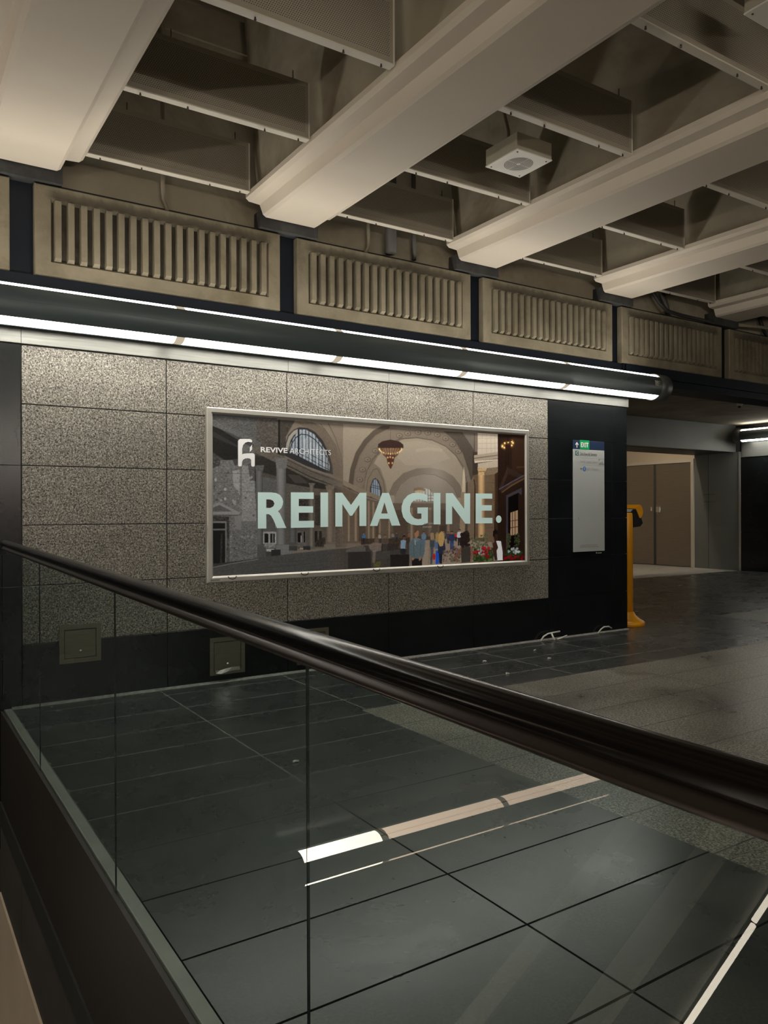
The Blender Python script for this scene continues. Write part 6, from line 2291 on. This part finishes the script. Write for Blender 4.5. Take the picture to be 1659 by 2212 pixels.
HEADLINE=[[[406,391,407,702,525,703,578,698,615,681,637,653,646,621,641,594,628,566,596,538,613,521,632,482,675,392,585,392,553,463,529,502,508,514,485,514,485,390],[486,642,524,641,550,630,562,606,552,582,524,568,485,568]],[[720,705,947,706,947,648,798,648,797,584,941,582,941,525,797,525,797,453,948,453,948,392,719,392]],[[1015,706,1094,707,1093,396,1014,395]],[[1167,397,1168,706,1241,707,1334,595,1429,708,1502,709,1500,398,1424,399,1424,596,1346,495,1323,495,1243,602,1242,396]],[[1539,398,1678,709,1754,710,1884,397,1784,398,1758,463,1649,464,1622,397],[1666,514,1739,514,1703,619]],[[2211,690,2161,707,2093,715,2033,711,1974,690,1924,644,1900,585,1900,535,1918,478,1959,432,2012,407,2078,397,2143,399,2213,419,2214,572,2086,571,2086,512,2134,512,2134,462,2095,457,2052,466,2016,493,1999,531,2000,580,2016,616,2053,643,2100,652,2160,643,2208,626]],[[2283,715,2369,716,2368,403,2282,403]],[[2435,403,2436,714,2524,715,2671,557,2672,714,2750,715,2748,405,2685,406,2516,586,2515,404]],[[2823,715,3046,715,3046,662,2904,662,2903,595,3040,594,3039,538,2903,538,2903,464,3048,462,3048,405,2822,407]],[[3173,447,3172,437,3168,428,3161,420,3153,414,3144,410,3134,409,3124,410,3115,414,3107,421,3101,429,3097,438,3096,448,3097,458,3101,467,3107,475,3115,481,3124,485,3134,486,3144,485,3154,481,3162,475,3168,467,3172,457]]]
EMBLEM=[[228,928,229,1131,235,1144,249,1152,335,1156,350,1151,358,1140,354,1128,320,1131,294,1122,275,1102,266,1071,266,1022,279,1028,309,1032,365,1035,377,1028,381,1014,380,933,376,923,364,920,350,924,346,937,347,975,339,987,319,991,294,988,274,977,264,958,262,929,256,921,244,919,233,921],[335,1045,335,1082,356,1109,355,1066]]


def paint_print(shapes, wide, high, cell):
    """Paints the printed hall picture of the poster as an array of colours."""
    ss = 2
    w, h = int(wide / cell) * ss, int(high / cell) * ss
    k = ss / cell
    img = np.zeros((h, w, 3), np.float32)
    rng = np.random.RandomState(7)
    grain = rng.normal(0, 1, (h, w)).astype(np.float32)
    g2 = np.kron(rng.normal(0, 1, (h // 4 + 1, w // 5 + 1)), np.ones((4, 5)))[:h, :w].astype(np.float32)
    grain = grain * .6 + g2 * .45

    def put(mask, y0, y1, x0, x1, col, al, nz):
        reg = img[y0:y1, x0:x1]
        a = mask[..., None] * al
        c = np.array(col, np.float32)[None, None, :]
        if nz:
            c = c + grain[y0:y1, x0:x1, None] * nz
        reg *= 1 - a
        reg += a * c

    def poly_mask(p):
        x0, x1 = max(0, int(p[:, 0].min()) - 1), min(w, int(p[:, 0].max()) + 2)
        y0, y1 = max(0, int(p[:, 1].min()) - 1), min(h, int(p[:, 1].max()) + 2)
        if x1 <= x0 or y1 <= y0:
            return None
        X = (np.arange(x0, x1) + .5)[None, :]
        Y = (np.arange(y0, y1) + .5)[:, None]
        m = np.zeros((y1 - y0, x1 - x0), bool)
        for (ax, ay), (bx, by) in zip(p, np.roll(p, -1, 0)):
            if ay == by:
                continue
            c = ((ay > Y) != (by > Y))
            m ^= c & (X < (bx - ax) * (Y - ay) / (by - ay) + ax)
        return m.astype(np.float32), y0, y1, x0, x1

    for kind, col, al, nz, f in shapes:
        if kind == 'p':
            r = poly_mask(np.array(f, float).reshape(-1, 2) * k)
            if r:
                put(*r, col, al, nz)
        elif kind == 's':
            p = np.array(f, float).reshape(-1, 2) * k
            hw = max(nz * k / 2, .7)
            x0, x1 = max(0, int(p[:, 0].min() - hw) - 1), min(w, int(p[:, 0].max() + hw) + 2)
            y0, y1 = max(0, int(p[:, 1].min() - hw) - 1), min(h, int(p[:, 1].max() + hw) + 2)
            if x1 <= x0 or y1 <= y0:
                continue
            X = (np.arange(x0, x1) + .5)[None, :]
            Y = (np.arange(y0, y1) + .5)[:, None]
            d = np.full((y1 - y0, x1 - x0), 1e9)
            for a, b in zip(p[:-1], p[1:]):
                v = b - a
                t = np.clip(((X - a[0]) * v[0] + (Y - a[1]) * v[1]) / (v @ v + 1e-9), 0, 1)
                d = np.minimum(d, np.hypot(X - a[0] - t * v[0], Y - a[1] - t * v[1]))
            put((d < hw).astype(np.float32), y0, y1, x0, x1, col, al, 0)
        else:
            q = np.array(f, float) * k
            rx, ry = q[2], q[3] if len(q) > 3 else q[2]
            m = 2.2 if kind == 'g' else 1
            x0, x1 = max(0, int(q[0] - rx * m) - 1), min(w, int(q[0] + rx * m) + 2)
            y0, y1 = max(0, int(q[1] - ry * m) - 1), min(h, int(q[1] + ry * m) + 2)
            if x1 <= x0 or y1 <= y0:
                continue
            X = (np.arange(x0, x1) + .5)[None, :]
            Y = (np.arange(y0, y1) + .5)[:, None]
            d2 = ((X - q[0]) / rx) ** 2 + ((Y - q[1]) / ry) ** 2
            put((np.exp(-2 * d2) if kind == 'g' else (d2 < 1)).astype(np.float32), y0, y1, x0, x1, col, al, 0)
    img = img.reshape(h // ss, ss, w // ss, ss, 3).mean((1, 3))
    return np.clip(img, 2, 250) / 255


CELL = 5.0
pic = paint_print(PRINT_SHAPES, PW * 1000, PH * 1000, CELL)
ph, pw = pic.shape[:2]
xs = np.linspace(0, PW, pw + 1)
zs = np.linspace(0, PH, ph + 1)
gx, gz = np.meshgrid(xs, zs)
co = np.stack([gx, np.full_like(gx, -.0215), gz], -1).reshape(-1, 3)
ii, jj = np.meshgrid(np.arange(pw), np.arange(ph))
b0 = (jj * (pw + 1) + ii).ravel()
quads = np.stack([b0, b0 + 1, b0 + pw + 2, b0 + pw + 1], -1)
me = bpy.data.meshes.new('picture')
me.vertices.add(len(co))
me.vertices.foreach_set('co', co.ravel())
me.loops.add(quads.size)
me.loops.foreach_set('vertex_index', quads.ravel())
me.polygons.add(len(quads))
me.polygons.foreach_set('loop_start', np.arange(0, quads.size, 4))
me.update(calc_edges=True)
PRINT_GAIN = 1.12
lin = np.where(pic <= .04045, pic / 12.92, ((pic + .055) / 1.055) ** 2.4) * PRINT_GAIN
at = me.color_attributes.new('print', 'FLOAT_COLOR', 'CORNER')
rgba = np.ones((len(quads), 4, 4), np.float32)
rgba[:, :, :3] = np.minimum(lin, .95).reshape(-1, 1, 3)
at.data.foreach_set('color', rgba.ravel())
me.materials.append(MAT['print'])
picture = bpy.data.objects.new('picture', me)
COL.objects.link(picture)
picture.parent = bb

def loops_of(flat_lists):
    return [[(f[i] / 1000, f[i + 1] / 1000) for i in range(0, len(f), 2)] for f in flat_lists]
hd = MB()
for letter in HEADLINE:
    hd.poly(loops_of(letter), lambda u, v: (u, -.0235, v))
hd.build('headline', MAT['mint'], bb, recalc=False)['label'] = 'pale mint headline REIMAGINE.'
em = MB()
for L in EMBLEM:
    em.poly(loops_of([L]), lambda u, v: (u, -.0235, v))
em.build('emblem', MAT['bright_print'], bb, recalc=False)
text_mesh('bold_wordmark', 'REVIVE', MAT['bright_print'], bb, .435, .690, 1.048, 1.093, -.0235, .028)
text_mesh('thin_wordmark', 'ARCHITECTS', MAT['bright_print'], bb, .712, 1.125, 1.047, 1.093, -.0235, -.012)
text_mesh('station_caption', 'RKTOWN', MAT['caption'], bb, 2.168, 2.274, .405, .421, -.0235, .01)
text_mesh('station_caption', 'STATION', MAT['caption'], bb, 2.150, 2.257, .371, .388, -.0235, .01)

# ================================================================== exit sign
sg = thing('exit_sign', 'tall narrow white exit sign with navy and green header', 'sign', (6.568, WALL_Y, .953))
MB().cbox(0, .512, -.012, 0, 0, 1.167, .002).build('white_board', MAT['sign_white'], sg)
MB().cbox(0, .512, -.012, 0, 1.168, 1.268, .002).build('navy_header', MAT['sign_navy'], sg)
MB().box(.103, .258, -.0135, -.012, 1.168, 1.274).build('green_plate', MAT['sign_green'], sg)
YS = -.0150
text_mesh('exit_lettering', 'EXIT', MAT['white_print'], sg, .117, .240, 1.192, 1.247, YS, .03)
def flat(pts, name, mat, y=-.0132):
    return MB().poly([pts], lambda u, v: (u, y, v)).build(name, MAT[mat], sg, recalc=False)
flat([(.049, 1.184), (.061, 1.184), (.061, 1.226), (.075, 1.212), (.083, 1.220), (.055, 1.249), (.027, 1.220), (.035, 1.212), (.049, 1.226)], 'arrow', 'white_print')
flat([(.03, 1.097), (.082, 1.097), (.082, 1.149), (.03, 1.149)], 'letter_square', 'sign_teal')
text_mesh('square_letter', 'C', MAT['white_print'], sg, .041, .071, 1.105, 1.141, YS, .03)
text_mesh('street_lettering', '3rd Ave & Seneca', MAT['ink'], sg, .105, .381, 1.100, 1.135, YS, .012)
text_mesh('library_lettering', 'Seattle Central Library', MAT['pale_ink'], sg, .105, .392, 1.008, 1.046, YS)
text_mesh('elevator_lettering', 'EXIT C Elevator', MAT['pale_ink'], sg, .211, .408, .931, .961, YS)
for z in (1.073, .987):
    flat([(.105, z), (.505, z), (.505, z + .002), (.105, z + .002)], 'divider', 'pale_ink')
flat([(.41, .999), (.508, .999), (.508, 1.066), (.41, 1.066)], 'small_picture', 'pale_ink')
flat([(.413, 1.002), (.44, 1.03), (.455, 1.015), (.47, 1.045), (.485, 1.02), (.505, 1.008), (.505, 1.063), (.44, 1.063), (.413, 1.04)], 'small_picture', 'sign_white', -.0136)
flat([(.107, .946), (.120, .959), (.124, .955), (.118, .949), (.142, .949), (.142, .943), (.118, .943), (.124, .937), (.120, .933)], 'arrow', 'ink')
flat([(.176 + .026 * math.cos(2 * PI * i / 28), .945 + .028 * math.sin(2 * PI * i / 28)) for i in range(28)], 'blue_disc', 'sign_blue')
flat([(.167, .930), (.185, .930), (.185, .960), (.167, .960)], 'lift_symbol', 'white_print', -.0136)
flat([(.170, .933), (.182, .933), (.182, .957), (.170, .957)], 'lift_symbol', 'sign_blue', -.0140)
for z, seg in ((.070, ((.10, .128), (.131, .17), (.174, .186), (.19, .232), (.236, .29), (.294, .385))), (.050, ((.10, .15), (.153, .205), (.209, .228), (.232, .30), (.304, .36), (.364, .405)))):
    for a, b in seg:
        flat([(a, z), (b, z), (b, z + .006), (a, z + .006)], 'fine_print', 'pale_ink')
flat([(.070, .395), (.074, .396), (.084, .362), (.080, .360)], 'scratch', 'ink')
mk = MB().poly([[(.37, -.016), (.390, -.016), (.380, -.031)]], lambda u, v: (u, -.003, v))
for a, b in ((.395, .41), (.413, .43), (.433, .45), (.453, .468)):
    mk.poly([[(a, -.027), (b, -.027), (b, -.020), (a, -.020)]], lambda u, v: (u, -.003, v))
mk.build('maker_mark', MAT['white_print'], sg, recalc=False)

# ================================================================== access hatches in the black base
def hatch(label, x, z, w, h):
    t = thing('access_hatch', label, 'hatch', (x, WALL_Y, z), 0, 'steel access hatches low on the black wall')
    f = MB()
    for a in ((0, .034, 0, h), (w - .034, w, 0, h), (.034, w - .034, 0, .034), (.034, w - .034, h - .034, h)):
        f.box(a[0], a[1], -.010, 0, a[2], a[3])
    f.build('frame', MAT['hatch'], t)
    MB().box(.034, w - .034, -.002, 0, .034, h - .034).build('backing', MAT['black_plastic'], t)
    MB().cbox(.038, w - .038, -.008, -.002, .038, h - .042, .001).build('door', MAT['hatch'], t)
    MB().lathe([(.011, 0), (.011, .004), (.006, .007), (0, .008)], n=16).build('lock', MAT['leaf_edge'], t)
    k = t.children[-1]
    k.location = (w * .5, -.008, .085)
    k.rotation_euler = (PI / 2, 0, 0)
    return t
hatch('steel access hatch nearest the wall corner, seen through the first glass pane', 1.113, .289, .30, .287)
h2 = hatch('middle steel access hatch with a bright lower reflection built as a strip', 2.283, .062, .309, .311)
lip = MB()
pts = [(.045, -.020, .016), (.09, -.032, .012), (.14, -.030, .022), (.20, -.022, .028), (.262, -.018, .026)]
lip.add([(x, y, z) for x, y, z in pts] + [(x, -.008, z + .026) for x, y, z in pts], [(i, i + 1, 6 + i, 5 + i) for i in range(4)])
lip.build('reflection_strip', MAT['leaf_edge'], h2)  # bright curved strip stands in for a reflection on the hatch
hatch('steel access hatch mostly hidden behind the handrail', 3.085, .062, .32, .31)

# ================================================================== card reader post
cr = thing('card_reader_post', 'yellow card reader post with a black head behind the wall corner', 'card reader', (7.775, 6.415, 0))
MB().lathe([(.212, 0), (.214, .035), (.205, .052), (.150, .085), (.105, .125), (.083, .165), (.0, .165)], n=40).build('base', MAT['yellow'], cr)
MB().lathe([(.0745, .14), (.0745, 1.375), (.070, 1.392), (.0, 1.394)], n=36).build('post', MAT['yellow'], cr)
hr = Vector((.63, -.77, 0)); hf = Vector((.77, .63, 0))
ax = (hr * .8 - hf * .6)          # along the head
dp = (hf * .8 + hr * .6)          # depth of the head
org = hr * .072 - hf * .03
def head(p, q, s):
    v = org + dp * p + ax * s
    return (v.x, v.y, q)
Wd = -.27
MB().prism([(0, 1.398), (.055, 1.437), (.10, 1.44), (.155, 1.36), (.205, 1.262), (.15, 1.222), (.03, 1.212)], head, Wd, 0).build('head', MAT['black_plastic'], cr)
MB().prism([(.050, 1.448), (.062, 1.461), (.130, 1.496), (.155, 1.492), (.180, 1.468), (.196, 1.425), (.197, 1.39), (.183, 1.35), (.150, 1.325), (.132, 1.332), (.075, 1.425)], head, Wd - .006, .007).build('hood', MAT['yellow'], cr)
MB().prism([(-.002, 1.4005), (.046, 1.435), (.044, 1.438), (-.004, 1.4035)], head, Wd + .03, -.03).build('screen', MAT['screen'], cr)

# ================================================================== glass balustrade
bl = thing('glass_balustrade', 'frameless glass balustrade with a thick black handrail', 'balustrade', (.735, 0, 0))
def rise(y):
    return .0115 * max(0.0, y - .6)          # the rail climbs a little towards the wall
cuts = [-4.94, -3.35, -1.76, -.17, 1.421, 2.985, 4.63, 6.15]
for a, b in zip(cuts, cuts[1:]):
    g = MB()
    g.box(-.003, .003, a + .0015, b - .0015, -.012, 1.105, 0)
    for k, f in enumerate(g.f):
        ys = {round(g.v[i][1], 4) for i in f}
        if len(ys) == 1:
            g.m[k] = 1
    g.v = [(x, y, z + rise(y)) if z > 1 else (x, y, z) for x, y, z in g.v]
    p = g.build('glass_pane', [MAT['glass'], MAT['glass_edge']], bl)
for yj in cuts[1:-1]:
    MB().box(-.0022, .0022, yj - .0014, yj + .0014, 0, 1.10 + rise(yj)).build('joint_seal', MAT['glass_edge'], bl)
n = 28
ell = [(.026 * math.cos(2 * PI * i / n), 1.140 + .024 * math.sin(2 * PI * i / n)) for i in range(n)]
hrail = MB()
for a, b in ((-5.0, .6), (.6, 6.13)):
    hrail.prism(ell, lambda p, q, t: (.010 + p, t, q + rise(t)), a, b, 0, True, False)
hrail.add([(.010 + p, 6.13, q + rise(6.13)) for p, q in ell], [list(range(n))])
hrail.build('handrail', MAT['rail'], bl)
lip = [(-.006, 1.094), (.026, 1.094), (.030, 1.098), (.030, 1.106), (.024, 1.112), (.022, 1.122), (-.002, 1.122), (-.004, 1.112), (-.010, 1.106), (-.010, 1.098)]
MB().prism(lip, lambda p, q, t: (p, t, q + rise(t)), -5.0, .6, 0, True, False).prism(lip, lambda p, q, t: (p, t, q + rise(t)), .6, 6.15, 0, True, False).build('rail_channel', MAT['rail_lip'], bl)

# ================================================================== scraps on the floor by the wall
sc1 = MB()
sc1.tube([(6.02, 6.13, .004), (6.06, 6.125, .05), (6.12, 6.12, .075), (6.20, 6.12, .08), (6.30, 6.12, .085)], .009, 8)
sc1.tube([(6.17, 6.12, .078), (6.18, 6.10, .03), (6.19, 6.09, .005)], .010, 8)
sc1.tube([(6.24, 6.10, .006), (6.33, 6.10, .02), (6.40, 6.11, .03)], .009, 8)
tag(sc1.build('plastic_scrap', MAT['white_bit']), 'tangled white plastic scrap on the floor against the black wall', 'scrap')
sc2 = MB().tube([(6.93, 6.135, .004), (6.98, 6.13, .05), (7.03, 6.128, .072), (7.11, 6.128, .07), (7.16, 6.13, .045)], .008, 8)
tag(sc2.build('plastic_strip', MAT['white_bit']), 'curved white strip arching off the floor by the wall corner', 'scrap')
rs = random.Random(3)
for i, (x, y) in enumerate(((1.95, 3.95), (4.75, 5.60), (5.35, 5.35), (4.55, 5.05), (5.55, 5.75))):
    b = MB().tube([(x, y, .006), (x + rs.uniform(.01, .03), y + rs.uniform(-.02, .02), .008), (x + .035, y + rs.uniform(-.01, .02), .005)], .006, 6)
    tag(b.build('paper_crumb', MAT['white_bit']), ['white crumb on the slate behind the middle glass pane', 'white crumb on the slate nearest the granite wall, left one',
        'white crumb on the slate in front of the plastic scrap', 'white crumb near the handrail on the slate strip', 'white crumb on the slate right of the others'][i], 'crumb')

# ================================================================== escalator left of the balustrade, seen only in the glass
es = thing('escalator', 'escalator flank with light tubes, mirrored in the near glass pane', 'escalator', (0, 0, 0))
SL = .60
def slope_bar(y0, y1, za, th, xa, xb):
    b = MB()
    f = lambda x, dz: za - SL * (x + 1.34) + dz
    b.add([(xa, y0, f(xa, 0)), (xb, y0, f(xb, 0)), (xb, y1, f(xb, 0)), (xa, y1, f(xa, 0)),
           (xa, y0, f(xa, th)), (xb, y0, f(xb, th)), (xb, y1, f(xb, th)), (xa, y1, f(xa, th))],
          [(0, 3, 2, 1), (4, 5, 6, 7), (0, 1, 5, 4), (1, 2, 6, 5), (2, 3, 7, 6), (3, 0, 4, 7)])
    return b
slope_bar(2.01, 2.10, .33, .02, -4.6, .35).build('upper_edge', MAT['leaf_edge'], es)
slope_bar(1.985, 2.10, -.225, .055, -4.6, .35).build('deck_strip', MAT['white_paint'], es)
slope_bar(2.02, 2.10, -.30, .07, -4.6, .35).build('dark_strip', MAT['black_plastic'], es)
slope_bar(2.02, 2.10, -.68, .38, -4.6, .35).build('flank_panel', MAT['fascia_grey'], es)
slope_bar(2.05, 2.10, -1.9, 1.2, -4.6, .35).build('lower_panel', MAT['fascia'], es)
for k in range(9):
    xa = -4.4 + .52 * k
    f = lambda x: -.711 - SL * (x + 1.34)
    MB().tube([(xa, 2.0, f(xa)), (xa + .515, 2.0, f(xa + .515) + .012)], .013, 10).build('light_tube', MAT['warm_bright'], es)

# red board on the front wall, a faint red blur in the polished stone
tag(MB().cbox(2.1, 3.7, -6.95, -6.92, 1.45, 2.25, .004).build('red_board', plain('red board', (.55, .03, .02), .5)), 'red board on the front wall, a red blur in the polished stone', 'board')
